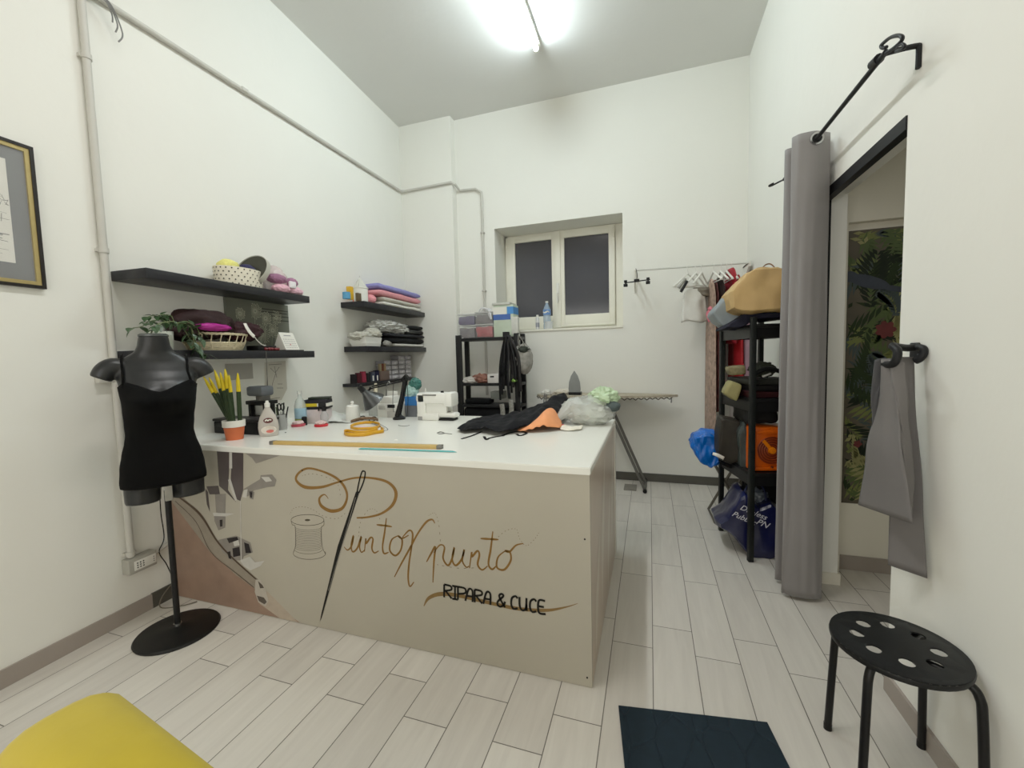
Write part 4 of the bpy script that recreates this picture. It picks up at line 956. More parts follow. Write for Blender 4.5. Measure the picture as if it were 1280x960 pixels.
b = flat_band([(439, 532), (452, 528), (466, 528), (473, 530)], .02, .016); solo('fabric_band', b, M('brown_white_band', (120, 96, 74), .7, var=.4, scale=60), 'brown and white patterned band coiled behind the tape measure', 'band', ang=180, mods=[('SOLIDIFY', dict(thickness=.0015))])
b = B(); b.blob(T(452, 536) + Vector((0, 0, .008)), (.04, .02, .009), 4, .2, 4, 3); solo('pin_cushion', b, M('pale_violet', (206, 194, 206), .8, var=.2, scale=60), 'pale violet scrap inside the tape measure loop', 'scrap')
s2 = thing('scissors', 'small scissors with looped handles behind the tape measure', 'scissors', T(463, 528))
for (x, y) in ((452, 525), (466, 526)):
    c = T(x, y) + Vector((0, 0, .012)); b = B(); b.tube([c + Vector((.026 * math.cos(a * PI / 9), .02 * math.sin(a * PI / 9), .014 * math.sin(a * PI / 9))) for a in range(18)], .0042, 6, close=True); obj('handle', b, BLACKMETAL, s2)
b = B(); b.tube([T(462, 529) + Vector((0, 0, .006)), T(481, 536) + Vector((0, 0, .004))], [.006, .001], 6); obj('blade', b, CHROME, s2)
b = B(); b.span(T(438, 528), T(450, 526) + Vector((0, 0, .014)), .003); solo('tailor_chalk', b, M('chalk_grey', (80, 78, 70), .6), 'short dark bar lying behind the tape measure', 'chalk')
b = B(); b.tube(smooth_path([T(474, 530), T(480, 533), T(485, 537), T(478, 539)], 6), .002, 5); solo('thread_piece', b, BLACKPL, 'black loop of thread to the right of the tape measure', 'thread')
for pl, lab in (([(498, 532), (505, 533), (512, 532)], 'short pale thread lying before the desk lamp'), ([(547, 541), (551, 540), (556, 542), (550, 543), (547, 541), (565, 543)], 'looped grey thread lying before the sewing machine')):
    b = B(); b.tube(smooth_path([T(x, y) + Vector((0, 0, .002)) for x, y in pl], 6), .0016, 5); solo('thread_piece', b, GREYMETAL, lab, 'thread')
b = B(); b.blob(T(495, 550), (.012, .008, .003), 5, .2, 4, 2); solo('paper_scrap', b, PAPER, 'white scrap lying above the long ruler', 'scrap')
# rulers
a, c = T(336, 556), T(551, 562); rd = (c - a); rd.z = 0
wr = thing('wooden_ruler', 'long wooden metre stick with metal ends along the front of the counter', 'ruler', (a + c) / 2)
ra = math.atan2(rd.y, rd.x); side = Vector((-math.sin(ra), math.cos(ra), 0)); m_ = (a + c) / 2 + side * .018
b = B(); b.box(m_ + Vector((0, 0, .009)), (rd.length - .02, .03, .018), rz=ra, bev=.002); obj('stick', b, M('ruler_wood', (192, 166, 112), .5, var=.08, scale=12), wr)
for s in (-1, 1):
    b = B(); b.box(m_ + rd.normalized() * s * (rd.length / 2 - .012) + Vector((0, 0, .0092)), (.026, .0315, .0195), rz=ra, bev=.002); obj('metal_end', b, GREYMETAL, wr)
a, c = T(448, 562), T(571, 566); rd = c - a; ra = math.atan2(rd.y, rd.x)
b = B(); b.prism([a + Vector((0, .0, .002)), c + Vector((0, 0, .002)), c + Vector((-.03, .02, .002)), a + Vector((.0, .024, .002))], (0, 0, .0022))
solo('plastic_ruler', b, M('teal_plastic', (96, 180, 182), .25, var=.04), 'teal translucent ruler beside the wooden metre stick', 'ruler')
# desk lamp
def L_(px, py, y=2.60): return pY(px, py, y)
lp = thing('desk_lamp', 'black jointed desk lamp bent over the counter beside the sewing machine', 'lamp', (L_(497, 524).x, 2.62, TT))
b = B(); c = L_(497, 524); b.lathe([(0, 0), (.045, 0), (.045, .012), (.02, .03), (.014, .06), (0, .06)], (c.x, 2.62, TT), 20); obj('base', b, BLACKMETAL, lp)
b = B(); b.tube([L_(496, 520), L_(502, 497), L_(506, 474)], [.016, .014, .013], 10); b.tube([L_(500, 521, 2.64), L_(509, 474, 2.64)], .007, 8); obj('lower_arm', b, BLACKMETAL, lp)
b = B(); b.tube([L_(506, 473), L_(465, 483)], .006, 8); b.tube([L_(505, 476, 2.57), L_(462, 486, 2.57)], .0055, 8); obj('upper_arm', b, BLACKMETAL, lp)
b = B(); b.tube(smooth_path([L_(486, 477, 2.57), L_(484, 480, 2.57), L_(488, 480, 2.57), L_(486, 477, 2.57)], 4), .004, 6); obj('spring', b, CHROME, lp)
b = B(); b.tube([L_(503, 476, 2.62), L_(509, 470, 2.62)], .02, 10); obj('elbow', b, BLACKPL, lp)
b = B(); b.tube(smooth_path([L_(463, 484, 2.56), L_(462, 487, 2.56), L_(459, 489, 2.56)], 4), .008, 8); obj('joint', b, BLACKPL, lp)
ap, o1, o2 = L_(455.5, 490, 2.49), L_(456.5, 509, 2.545), L_(479, 496.5, 2.545)
mid = (o1 + o2) / 2; ax = (mid - ap).normalized(); SX = ax.to_track_quat('Z', 'Y').to_matrix(); hl = (mid - ap).length; ro = (o2 - o1).length / 2
b = B(); b.lathe([(.02, -.01), (.026, .01), (ro, hl), (ro * .97, hl), (.022, .014), (0, .012)], ap, 28, SX); obj('lamp_shade', b, M('shade_dark_grey', (70, 72, 72), .3, .3, var=.03), lp)
b = B(); b.lathe([(0, -.06), (.018, -.055), (.022, -.01), (0, -.008)], ap, 18, SX); obj('socket', b, BLACKPL, lp)
b = B(); b.tube(smooth_path([L_(492, 478, 2.58), L_(491, 500, 2.6), L_(492, 515, 2.62)], 6), .0022, 5); b.tube(smooth_path([L_(509, 476, 2.6), L_(510, 500, 2.6), L_(509, 520, 2.62)], 6), .0022, 5); obj('cable', b, BLACKPL, lp)
# overlocker behind the lamp
ov = thing('overlocker', 'white overlock sewing machine half hidden behind the desk lamp', 'sewing machine', (L_(482, 524, 2.72).x, 2.74, TT))
def Lb(b, x0, y0, x1, y1, ya, yb, bev=.008): 
    p, q_ = pY(x0, y0, ya), pY(x1, y1, ya); b.span((p.x, ya, p.z), (q_.x, yb, q_.z), bev)
b = B(); Lb(b, 472, 526, 500, 505, 2.69, 2.83); Lb(b, 476, 506, 490, 496, 2.70, 2.82); obj('body', b, WHITEPL, ov)
b = B(); Lb(b, 473, 512, 481, 507, 2.68, 2.71, .004); Lb(b, 484, 523, 498, 514, 2.68, 2.70, .004); obj('panel', b, M('panel_grey', (192, 190, 184), .4), ov)
b = B(); Lb(b, 484, 510, 492, 506, 2.675, 2.70, .003); obj('looper_cover', b, BLACKPL, ov)
b = B(); b.tube([pY(483, 497, 2.8), pY(483, 480, 2.8)], .005, 8); b.tube([pY(474, 481, 2.8), pY(492, 479, 2.8)], .004, 8); obj('thread_stand', b, GREYMETAL, ov)
b = B(); Lb(b, 484, 505, 496, 489, 2.84, 2.86, .004); obj('handwheel_cover', b, WHITEPL, ov)
b = B(); b.lathe([(0, 0), (.016, 0), (.010, .07), (0, .071)], pY(470, 490, 2.83) - Vector((0, 0, 0)), 14); obj('thread_cone', b, M('cream_thread', (206, 200, 180), .8), ov)
b = B(); b.span((pY(461, 525, 2.74).x, 2.74, TT), (pY(472, 525, 2.74).x, 2.82, TT + .1), .006); solo('plastic_box', b, M('clear_box_grey', (186, 188, 184), .2, var=.06, alpha=.75), 'translucent grey box to the left of the overlocker', 'box')
# packages in front of the pillar
pk = thing('gift_bag', 'tall grey paper bag with blue band behind the lamp post', 'bag', (L_(513, 524, 2.76).x, 2.78, TT))
b = B(); Lb(b, 507, 526, 520, 505, 2.74, 2.82, .003); obj('bag', b, M('bag_grey', (104, 106, 110), .6, var=.1), pk)
b = B(); Lb(b, 506, 507, 520, 496, 2.738, 2.822, .003); obj('blue_band', b, M('bag_blue', (58, 118, 178), .5, var=.06), pk)
b = B(); b.blob(pY(515, 489, 2.78), (.05, .04, .05), 6, .3, 4, 4); solo('plastic_wrap', b, M('pale_teal_wrap', (176, 204, 200), .35, var=.15, scale=18), 'pale teal wrapped packet standing in the grey bag', 'packet', ang=60)
b = B(); b.blob(pY(519, 480, 2.79), (.045, .04, .045), 16, .3, 4, 4); solo('plastic_wrap', b, M('dark_teal_wrap', (64, 116, 108), .35, var=.25, scale=14), 'dark teal wrapped packet topmost over the grey bag', 'packet', ang=60)
# sewing machine
sm = thing('sewing_machine', 'white domestic sewing machine at the back of the counter before the pillar', 'sewing machine', (-1.48, 2.66, TT))
SMW = M('machine_white', (232, 232, 227), .3, var=.015, scale=6)
ya, yb = 2.60, 2.72
def SP(px, py): return pY(px, py, ya)
xl, xr = SP(521, 520).x, SP(568.5, 520).x
b = B(); b.span((xl, ya, TT), (SP(548, 520).x, yb, SP(548, 517).z), .008); b.span((SP(546, 520).x, ya + .01, TT + .018), (xr, yb - .02, SP(560, 516.5).z), .02); obj('bed', b, SMW, sm)
b = B(); b.span((xl, ya, SP(525, 518).z - .01), (SP(531, 500).x, yb, SP(525, 492).z), .012); b.span((xl, ya, SP(540, 505).z), (SP(557, 500).x, yb, SP(540, 491.5).z), .014)
b.span((SP(553, 500).x, ya, SP(560, 509).z), (SP(564.5, 500).x, yb, SP(560, 491).z), .018); b.span((xl, ya + .02, SP(525, 518).z), (SP(556, 500).x, yb - .005, SP(540, 504).z), .004); obj('arm', b, SMW, sm)
b = B(); b.span((SP(528, 495).x, ya - .002, SP(528, 494.8).z), (SP(545, 495).x, ya + .002, SP(528, 493).z)); obj('slot', b, M('machine_grey', (128, 128, 124), .5), sm)
b = B(); b.lathe([(0, 0), (.012, 0), (.01, .012), (0, .013)], (SP(548.5, 490).x, 2.65, SP(540, 491.5).z), 12); obj('tension_dial', b, BLACKPL, sm)
b = B(); b.tube([(SP(556, 510).x, 2.65, SP(556, 510).z), (SP(556, 510).x, 2.65, SP(556, 517).z)], .003, 8); b.box((SP(556, 510).x, 2.645, SP(556, 515.5).z), (.03, .03, .006)); obj('presser_foot', b, CHROME, sm)
b = B(); b.tube([(SP(526.5, 490).x, 2.66, SP(526, 492).z), (SP(526.5, 490).x, 2.66, SP(526, 486).z)], .004, 8); obj('spool_pin', b, WHITEPL, sm)
b = B(); b.lathe([(0, 0), (.03, .0), (.03, .02), (0, .024)], (xl, 2.66, SP(524, 499).z), 18, Matrix.Rotation(-PI / 2, 3, 'Y')); obj('handwheel', b, M('wheel_grey', (176, 176, 172), .4), sm)
b = B(); b.span((SP(547, 527).x, ya + .005, TT), (SP(566, 527).x, yb - .03, TT + .014), .004); obj('foot', b, BLACKPL, sm)
b = B(); b.span((SP(522.5, 524).x, ya - .002, SP(524, 525).z), (SP(528, 524).x, ya + .001, SP(524, 520.5).z)); obj('plug_socket', b, M('plug_grey', (150, 150, 150), .5), sm)
# dark dress, orange cloth, clear bag
def heap(name, outline, hfun, mat, label, cat, seed=0, n=34, ang=180, amp=.012):
    """cloth lying on the counter; outline in reference pixels, height from hfun(u,v) with u,v in 0..1 over the outline's box"""
    P = [T(x, y) for x, y in outline]; xs = [p.x for p in P]; ys = [p.y for p in P]
    x0, x1, y0, y1 = min(xs), max(xs), min(ys), max(ys)
    def inside(x, y):
        c = False; j = len(P) - 1
        for i in range(len(P)):
            if (P[i].y > y) != (P[j].y > y) and x < (P[j].x - P[i].x) * (y - P[i].y) / (P[j].y - P[i].y) + P[i].x: c = not c
            j = i
        return c
    def dist(x, y):
        best = 9
        for i in range(len(P)):
            a, c = P[i].xy, P[(i + 1) % len(P)].xy; d = c - a; w = Vector((x, y)); t = max(0, min(1, (w - a).dot(d) / max(1e-9, d.dot(d)))); best = min(best, (w - a - d * t).length)
        return best
    b = B(); V = {}
    for i in range(n + 1):
        for j in range(n + 1):
            x, y = x0 + (x1 - x0) * i / n, y0 + (y1 - y0) * j / n
            if inside(x, y):
                d = dist(x, y); e = min(1, d / .05) ** .5
                h = hfun(i / n, j / n) * e; w = Vector((x * 13 + seed, y * 18, seed))
                h += e * amp * (noise.noise(w) + abs(noise.noise(w * 2.1)) * 1.3)
                V[i, j] = b.bm.verts.new((x, y, TT + .003 + max(0, h)))
    for i in range(n):
        for j in range(n):
            k = [(i, j), (i + 1, j), (i + 1, j + 1), (i, j + 1)]; k = [V[a] for a in k if a in V]
            if len(k) >= 3: b.bm.faces.new(k)
    b.soft(3, .5)
    return solo(name, b, mat, label, cat, ang=ang, mods=[('SOLIDIFY', dict(thickness=.004, offset=0)), ('SUBSURF', dict(levels=1, render_levels=1))])
DRS = M('dark_dress', (13, 13, 19), .9, var=.2, scale=20, bump=.3, bscale=90)
drs = heap('dress', [(568, 540), (578, 533), (600, 525), (640, 523), (668, 512), (690, 505), (712, 506), (716, 520), (706, 530), (690, 538), (660, 541), (640, 544), (618, 547), (596, 542), (578, 544)],
     lambda u, v: .02 + .03 * max(0, (u - .1)) + .085 * math.exp(-((u - .80) / .15) ** 2 - ((v - .62) / .35) ** 2), DRS, 'black dress heaped across the back right of the counter', 'dress', 3, 60, amp=.04)
b = B()
for pl in ([(602, 540), (590, 545), (577, 549)], [(605, 546), (608, 550), (612, 548), (622, 546), (630, 545)], [(628, 545), (640, 541), (652, 540), (658, 542), (650, 545), (646, 543)]):
    b.ribbon(smooth_path([T(x, y) + Vector((0, 0, .0035)) for x, y in pl], 8), .014, (0, 0, 1))
o = obj('strap', b, DRS, None, mods=[('SOLIDIFY', dict(thickness=.002))]); o.parent = drs; o.location = -drs.location
heap('orange_cloth', [(644, 540), (660, 534), (672, 526), (686, 522), (694, 526), (704, 532), (703, 538), (686, 541), (665, 542), (650, 543)],
     lambda u, v: .02 + .085 * math.exp(-((u - .6) / .25) ** 2 - ((v - .45) / .4) ** 2), M('orange_cloth', (224, 160, 120), .85, var=.06, scale=12), 'crumpled orange cloth between the black dress and the clear bag', 'cloth', 8, 34, amp=.014)
b = B(); b.blob(T(703, 535) + Vector((0, 0, .012)), (.02, .014, .01), 3, .2, 3, 3); solo('ribbon_bow', b, M('crimson_ribbon', (186, 46, 64), .6), 'tiny crimson scrap at the edge of the orange cloth', 'scrap')
pB = T(735, 534); cbag = Vector((pB.x + .01, pB.y + .13, TT))
b = B(); b.blob(cbag + Vector((-.02, 0, .085)), (.165, .125, .092), 6, .2, 3.2, 4, flat=.087)
b.m = 0; b.tube([cbag + Vector((-.09, -.02, .10)), cbag + Vector((-.14, -.05, .105)), cbag + Vector((-.21, -.13, .03))], [.07, .05, .012], 12)
solo('plastic_bag', b, M('clear_bag_film', (222, 226, 220), .12, var=.2, scale=9, bump=.8, bscale=22, alpha=.42), 'large clear plastic bag of cloth at the back right corner of the counter', 'bag', ang=24)
b = B(); b.blob(cbag + Vector((-.01, .01, .07)), (.135, .10, .068), 16, .25, 3, 4, flat=.066); solo('folded_cloth', b, M('bag_content_grey', (186, 190, 182), .8, var=.3, scale=10, bump=.5, bscale=20), 'grey cloth inside the large clear bag', 'cloth', ang=180)
b = B(); b.blob(cbag + Vector((.07, .02, .165)), (.088, .08, .064), 26, .28, 3.4, 4); solo('plastic_bag', b, M('pale_green_bag', (188, 206, 176), .4, var=.16, scale=9, bump=.5, bscale=24), 'pale green plastic bag bundled on top of the clear bag', 'bag', ang=24)
b = B(); b.blob(cbag + Vector((.125, -.03, .115)), (.05, .04, .032), 31, .15, 3, 3); solo('rolled_sock', b, M('slate_cloth', (78, 88, 88), .8, var=.1), 'dark slate bundle inside the green bag', 'cloth')
heap('lace_scrap', [(698, 536), (704, 533), (715, 535), (730, 533), (729, 538), (715, 540), (700, 539)], lambda u, v: .012, M('white_lace_scrap', (226, 222, 210), .8, var=.15, scale=80), 'white lace scrap at the foot of the clear bag', 'lace', 5, 24, amp=.012)
# ================================================================== BLACK RACK UNDER THE WINDOW
RY = 4.13
def RP(px, py, y=RY): return pY(px, py, y)
rk = thing('storage_rack', 'small black wooden rack with tubs on top, left of the window', 'rack', (-1.66, RY + .15, 0))
xa, xb = RP(570, 450).x, RP(648.5, 450).x; zt = RP(600, 422).z; RD_ = .26
def post(x, y, w=.05):
    b = B(); b.span((x, y, 0), (x + w, y + .035, RP(600, 418).z), .002); obj('post', b, BLACKWOOD, rk)
post(xa, RY, .062); post(xb - .05, RY); post(xa, RY + RD_ - .035); post(xb - .05, RY + RD_ - .035)
for z in (zt, RP(600, 479).z, RP(600, 507).z + .01, .2):
    b = B(); b.span((xa, RY + .002, z - .03), (xb, RY + RD_ - .002, z), .002); obj('shelf', b, BLACKWOOD, rk)
ZT2 = zt; ZM = RP(600, 479).z; ZB = RP(600, 507).z + .01
TG = 'clear tubs on top of the small black rack'
def tub(x0, x1, y0, y1, z0, z1, cmat, label, nm):
    t = thing('storage_tub', label, 'tub', ((x0 + x1) / 2, (y0 + y1) / 2, z0), 0, TG)
    b = B(); b.span((x0 + .01, y0 + .01, z0 + .006), (x1 - .01, y1 - .01, z1 - .03)); b.subdivide(4); b.jitter(.012, 14, int(x0 * 100) % 9); obj('contents', b, cmat, t)
    b = B(); b.span((x0, y0, z0), (x1, y1, z1 - .008), .006); obj('tub', b, CLEAR, t)
    b = B(); b.span((x0 - .004, y0 - .004, z1 - .012), (x1 + .004, y1 + .004, z1), .003); obj('lid', b, M('tub_lid', (216, 216, 214), .25, var=0, alpha=.6), t)
ta, tb_, tc2 = RP(571, 400).x, RP(593, 400).x, RP(615.5, 400).x
h1, h2 = RP(590, 406).z, RP(590, 391.5).z
cg = M('tub_grey_stuff', (104, 96, 98), .7, var=.45, scale=30); cp2 = M('tub_purple_stuff', (84, 72, 104), .7, var=.35, scale=22); cr = M('tub_red_stuff', (150, 40, 50), .7, var=.3, scale=22)
tub(ta + .01, tb_ - .005, RY + .02, RY + .2, ZT2, h1, cg, 'clear tub of grey notions, lower left on the small rack', 'a')
tub(tb_, tc2 - .005, RY + .02, RY + .2, ZT2, h1 + .005, cr, 'clear tub of red cloth on top of the small rack', 'b')
tub(ta, tb_ - .006, RY + .02, RY + .2, h1 + .002, h2, cp2, 'clear tub of purple wool, upper left on the small rack', 'c')
tub(tb_, tc2 - .005, RY + .02, RY + .2, h1 + .007, h2 + .01, cg, 'clear tub of grey ribbons above the red tub', 'd')
b = B()
for k in range(5): b.ribbon(smooth_path([RP(598 + k * 3, 392, RY + .06 + .02 * k), RP(602 + k * 3, 385 + (k % 3), RY + .04), RP(611, 388 + k, RY + .02), RP(614, 399, RY + .012)], 6), .018, (.3, -1, .3))
solo('ribbon', b, M('silver_ribbon', (206, 206, 208), .3, var=.1), 'silver ribbons spilling over the top of the upper tubs', 'ribbon', ang=180, mods=[('SOLIDIFY', dict(thickness=.001))])
dbx = thing('detergent_box', 'tall detergent box in blue, white and green on the small black rack', 'box', ((tc2 + RP(640, 400).x) / 2, RY + .1, ZT2))
x0, x1 = tc2 + .005, RP(641, 400).x; bz = RP(625, 381).z
b = B(); b.span((x0, RY + .02, ZT2), (x1, RY + .2, bz), .004); obj('box', b, M('box_pale_green', (196, 206, 190), .5, var=.12, scale=8), dbx)
b = B(); b.span((x0 - .001, RY + .018, RP(620, 400).z), (x1 - .03, RY + .2, RP(620, 393).z)); obj('blue_band', b, M('box_blue', (70, 100, 160), .5, var=.06), dbx)
b = B(); b.span((RP(633, 390).x, RY + .0175, RP(620, 393).z), (x1 + .001, RY + .2, RP(620, 384).z)); obj('blue_panel', b, M('box_sky', (86, 142, 198), .5, var=.06), dbx)
b = B(); b.span((x0 - .001, RY + .0178, RP(620, 393).z), (RP(632, 390).x, RY + .19, RP(620, 384).z)); obj('white_panel', b, PAPER, dbx)
b = B(); b.span((x0 - .01, RY + .01, bz), (x1 - .03, RY + .21, RP(625, 378).z), .003); obj('lid', b, M('box_lid_grey', (196, 196, 190), .4), dbx)
b = B(); b.span((RP(639, 398).x, RY + .0, RP(640, 419).z + .01), (RP(647, 398).x, RY + .06, RP(640, 396).z), .004); solo('small_carton', b, M('carton_white', (206, 206, 200), .6, var=.08), 'small white carton squeezed at the right end of the small rack top', 'carton')
# middle shelf of the small rack
b = B(); b.blob(RP(590, 476, RY + .1) + Vector((-.02, 0, -.005)), (.11, .08, .045), 3, .45, 3, 4, flat=.04); solo('folded_cloth', b, M('pale_grey_cloth', (196, 192, 186), .8, var=.15), 'pale crumpled cloth on the middle shelf of the small rack', 'cloth', ang=180)
b = B(); b.blob(RP(602, 474, RY + .11), (.10, .07, .055), 9, .4, 4, 4, flat=.05); solo('printed_cloth', b, M('brown_red_print', (134, 96, 84), .8, var=.5, scale=30), 'brown and red printed cloth on the middle shelf of the small rack', 'cloth', ang=180)
t = thing('card_box', 'small white card box with flap open on the middle shelf of the small rack', 'box', (RP(617, 478).x, RY + .1, ZM))
x0, x1 = RP(608, 470).x, RP(625, 470).x
b = B(); b.span((x0, RY + .03, ZM), (x1, RY + .15, RP(615, 468).z), .002); obj('box', b, M('white_card', (218, 214, 210), .6), t)
b = B(); b.prism([(x0 + .06, RY + .15, RP(615, 468).z), (x1, RY + .15, RP(615, 468).z), (x1 + .03, RY + .16, RP(615, 456).z), (x1 - .02, RY + .16, RP(615, 456).z)], (0, .003, 0)); obj('flap', b, M('white_card', (218, 214, 210), .6), t)
b = B(); b.span((x0 + .03, RY + .028, RP(615, 472).z), (x0 + .075, RY + .03, RP(615, 470).z)); obj('handle_slot', b, BLACKPL, t)
# lower part: dark textiles
b = B(); b.span((xa + .065, RY + .012, .202), (xb - .055, RY + .22, ZB - .036), .03); b.subdivide(2); b.jitter(.012, 6, 2); solo('folded_cloth', b, BLACKCLOTH, 'pile of black cloth low on the small rack, behind the counter', 'cloth', ang=180)
b = B(); b.span((xa + .07, RY + .03, ZB + .001), (xa + .36, RY + .2, ZB + .055), .015); b.subdivide(2); b.jitter(.006, 8, 4); solo('folded_cloth', b, BLACKCLOTH, 'black folded cloth on the lower shelf of the small rack', 'cloth', ang=180)
b = B(); b.span((RP(611, 495).x, RY + .05, ZB + .056), (RP(626, 495).x, RY + .19, RP(615, 490).z), .004); solo('plastic_box', b, M('smoky_box', (132, 136, 130), .2, var=.06, alpha=.7), 'smoky translucent box on the lower shelf of the small rack', 'box')
# belts hanging on the right post
nail = (RP(637, 416).x, RY - .03)
b = B(); b.span((RP(629.5, 416).x, RY - .035, RP(630, 424).z), (RP(637, 416).x, RY, RP(630, 415).z), .003); solo('hook_block', b, BLACKPL, 'black hook block on the right post of the small rack', 'hook')
BG = 'black belts and straps hung from the small rack'
shades = [(20, 20, 22), (34, 34, 36), (16, 16, 18), (46, 44, 44)]
for k in range(12):
    x = RP(628 + k * 1.7, 430).x; y = RY - .012 - .012 * (k % 3); spread = (k - 5) * .0065
    zb = RP(630, 500 - (k * 7) % 33).z
    pts = smooth_path([(RP(632 + k * .5, 420).x, y, RP(630, 420).z), (x + spread * .4, y - .006 * (k % 2), RP(630, 445).z), (x + spread + .01 * math.sin(k), y - .012, RP(630, 470).z), (x + spread, y - .004, zb)], 7)
    b = B(); b.ribbon(pts, .022 + .006 * (k % 3), (.2 * math.sin(k * 2), -1, 0))
    solo('belt', b, M('belt_' + str(k % 4), shades[k % 4], .45, var=.1), 'thin black belt among the straps hanging down the right post of the small rack', 'belt', BG, ang=180, mods=[('SOLIDIFY', dict(thickness=.003))])
b = B(); b.blob(RP(629, 462, RY - .03), (.035, .03, .09), 7, .4, 5, 4); solo('hair_ribbon', b, BLACKCLOTH, 'ruffled black trim bunched on the left of the hanging belts', 'trim', ang=180)
b = B(); b.blob(RP(643, 475.5, RY - .03), (.028, .02, .018), 7, .3, 5, 3); solo('green_tag', b, M('leaf_green', (140, 176, 96), .5, var=.1), 'small green tag among the hanging belts', 'tag')
for k, (x, y0, y1) in enumerate(((627, 505, 527), (638, 500, 522))):
    b = B(); b.ribbon(smooth_path([RP(x, y0, RY - .03), RP(x + 1.5, (y0 + y1) / 2, RY - .035), RP(x, y1, RY - .03)], 6), .05, (0, -1, 0)); solo('lace_trim', b, M('grey_lace', (150, 148, 142), .8, var=.4, scale=70), ['grey lace strip hanging left below the belts', 'grey lace strip hanging right below the belts'][k], 'lace', ang=180, mods=[('SOLIDIFY', dict(thickness=.003))])
# grey bag hung on the right side
hb = thing('drawstring_bag', 'grey patterned fabric bag hanging from the side of the small rack', 'bag', (RP(654, 466).x, RY + .03, RP(654, 467).z))
b = B(); b.blob(RP(654, 449, RY + .02), (.095, .06, .155), 8, .18, 2.2, 4); obj('bag', b, M('bag_floral_grey', (150, 148, 142), .8, var=.45, scale=16), hb, ang=180)
b = B(); b.tube(smooth_path([RP(648, 419, RY + .0), RP(652, 424, RY - .02), RP(656, 432, RY - .03)], 5), .006, 6); b.tube(smooth_path([RP(648, 419, RY), RP(648, 428, RY - .02), RP(650, 436, RY - .03)], 5), .006, 6); obj('drawstring', b, M('string_grey', (120, 118, 112), .8), hb)
b = B(); b.blob(RP(654, 437, RY - .02), (.05, .03, .03), 5, .5, 4, 3); obj('ruffle', b, M('ruffle_dark', (62, 66, 60), .8, var=.3), hb, ang=180)

# ================================================================== WINDOW SILL
SZ = wz0 + .004
p = pY(684, 408, YB + .14); cw = Vector((p.x, YB + .14, SZ))
wbt = thing('water_bottle', 'clear plastic water bottle with blue and white label on the window sill', 'bottle', cw)
b = B(); b.lathe([(0, 0), (.036, 0), (.042, .01), (.042, .06), (.038, .07), (.043, .085), (.043, .20), (.04, .235), (.022, .275), (.014, .29), (.014, .305), (0, .305)], cw, 24); obj('bottle', b, M('water_clear', (178, 196, 214), .1, var=.05, alpha=.5), wbt)
b = B(); b.lathe([(.0436, .165), (.0436, .225)], cw, 24); lb = obj('label', b, M('label_deep_blue', (110, 142, 190), .4, var=.15, scale=30), wbt)
b = B(); b.ribbon(smooth_path([cw + Vector((.045 * math.sin(a), -.045 * math.cos(a), .195 + .008 * math.sin(a * 5))) for a in (-.9, -.5, 0, .4, .8)], 4), .016, (0, -1, 0)); obj('label_mark', b, PAPER, lb)
b = B(); b.lathe([(.016, .302), (.016, .32), (0, .321)], cw, 14); obj('cap', b, WHITEPL, wbt)
cs = Vector((pY(672, 408, YB + .1).x, YB + .1, SZ))
st_ = thing('spray_can', 'small pale spray can beside the water bottle on the window sill', 'can', cs)
b = B(); b.lathe([(0, 0), (.022, 0), (.022, .13), (.016, .14), (0, .14)], cs, 18); obj('can', b, M('can_pale', (206, 206, 206), .3, .2, var=.05), st_)
b = B(); b.lathe([(.0224, .03), (.0224, .08)], cs, 18); obj('label', b, M('can_label', (150, 152, 160), .5, var=.2, scale=60), st_)
b = B(); b.lathe([(.014, .139), (.014, .168), (0, .17)], cs, 14); obj('cap', b, WHITEPL, st_)
b = B(); b.lathe([(0, 0), (.045, 0), (.045, .085), (.042, .085), (.042, .006), (0, .006)], Vector((pY(686, 408, YB + .05).x, YB + .06, SZ)), 22); solo('plastic_cup', b, M('cup_clear', (222, 224, 224), .1, var=0, alpha=.45), 'clear plastic cup in front of the water bottle on the sill', 'cup')

# ================================================================== RAIL, HANGERS AND CLOTHES
YR = 4.29
ra_, rb_ = pY(793.5, 338, YR), pY(937, 328.5, YR)
rl = thing('wall_rail', 'thin white clothes rail on brackets along the back wall', 'rail', (ra_ + rb_) / 2)
b = B(); b.tube([ra_, rb_], .0085, 10); obj('rod', b, M('rail_white', (206, 206, 200), .35, .1), rl)
for p in (ra_, rb_ + Vector((-.0, 0, 0))):
    b = B(); b.box(p + Vector((0, .115, -.0)), (.018, .26, .022), bev=.003); b.prism([p + Vector((-.009, -.01, .01)), p + Vector((-.009, -.01, -.03)), p + Vector((-.009, .235, -.15)), p + Vector((-.009, .235, .01))], (.018, 0, 0)) if p is not ra_ else b.tube([p, p + Vector((0, 0, -.10)), p + Vector((0, .23, -.17))], .009, 8)
    b.box(p + Vector((0, .238, -.08)), (.03, .008, .2), bev=.003); obj('bracket', b, WHITE, rl)
ch = thing('clip_hanger', 'empty black clip hanger hooked on the left end of the rail', 'hanger', ra_ + Vector((.0, -.02, -.1)))
a, c = pY(782, 353.5, YR - .05), pY(810, 350, YR - .05)
b = B(); b.tube([a, c + Vector((.02, 0, .003))], .006, 8); obj('bar', b, BLACKPL, ch)
b = B(); b.box((a + c) / 2 + Vector((0, 0, .008)), (.05, .02, .03), bev=.006); b.tube(smooth_path([(a + c) / 2 + Vector((0, 0, .02)), (a + c) / 2 + Vector((.004, .02, .06)), ra_ + Vector((.012, .0, .012)), ra_ + Vector((.0, .014, .004))], 5), .0035, 6); obj('hook', b, BLACKPL, ch)
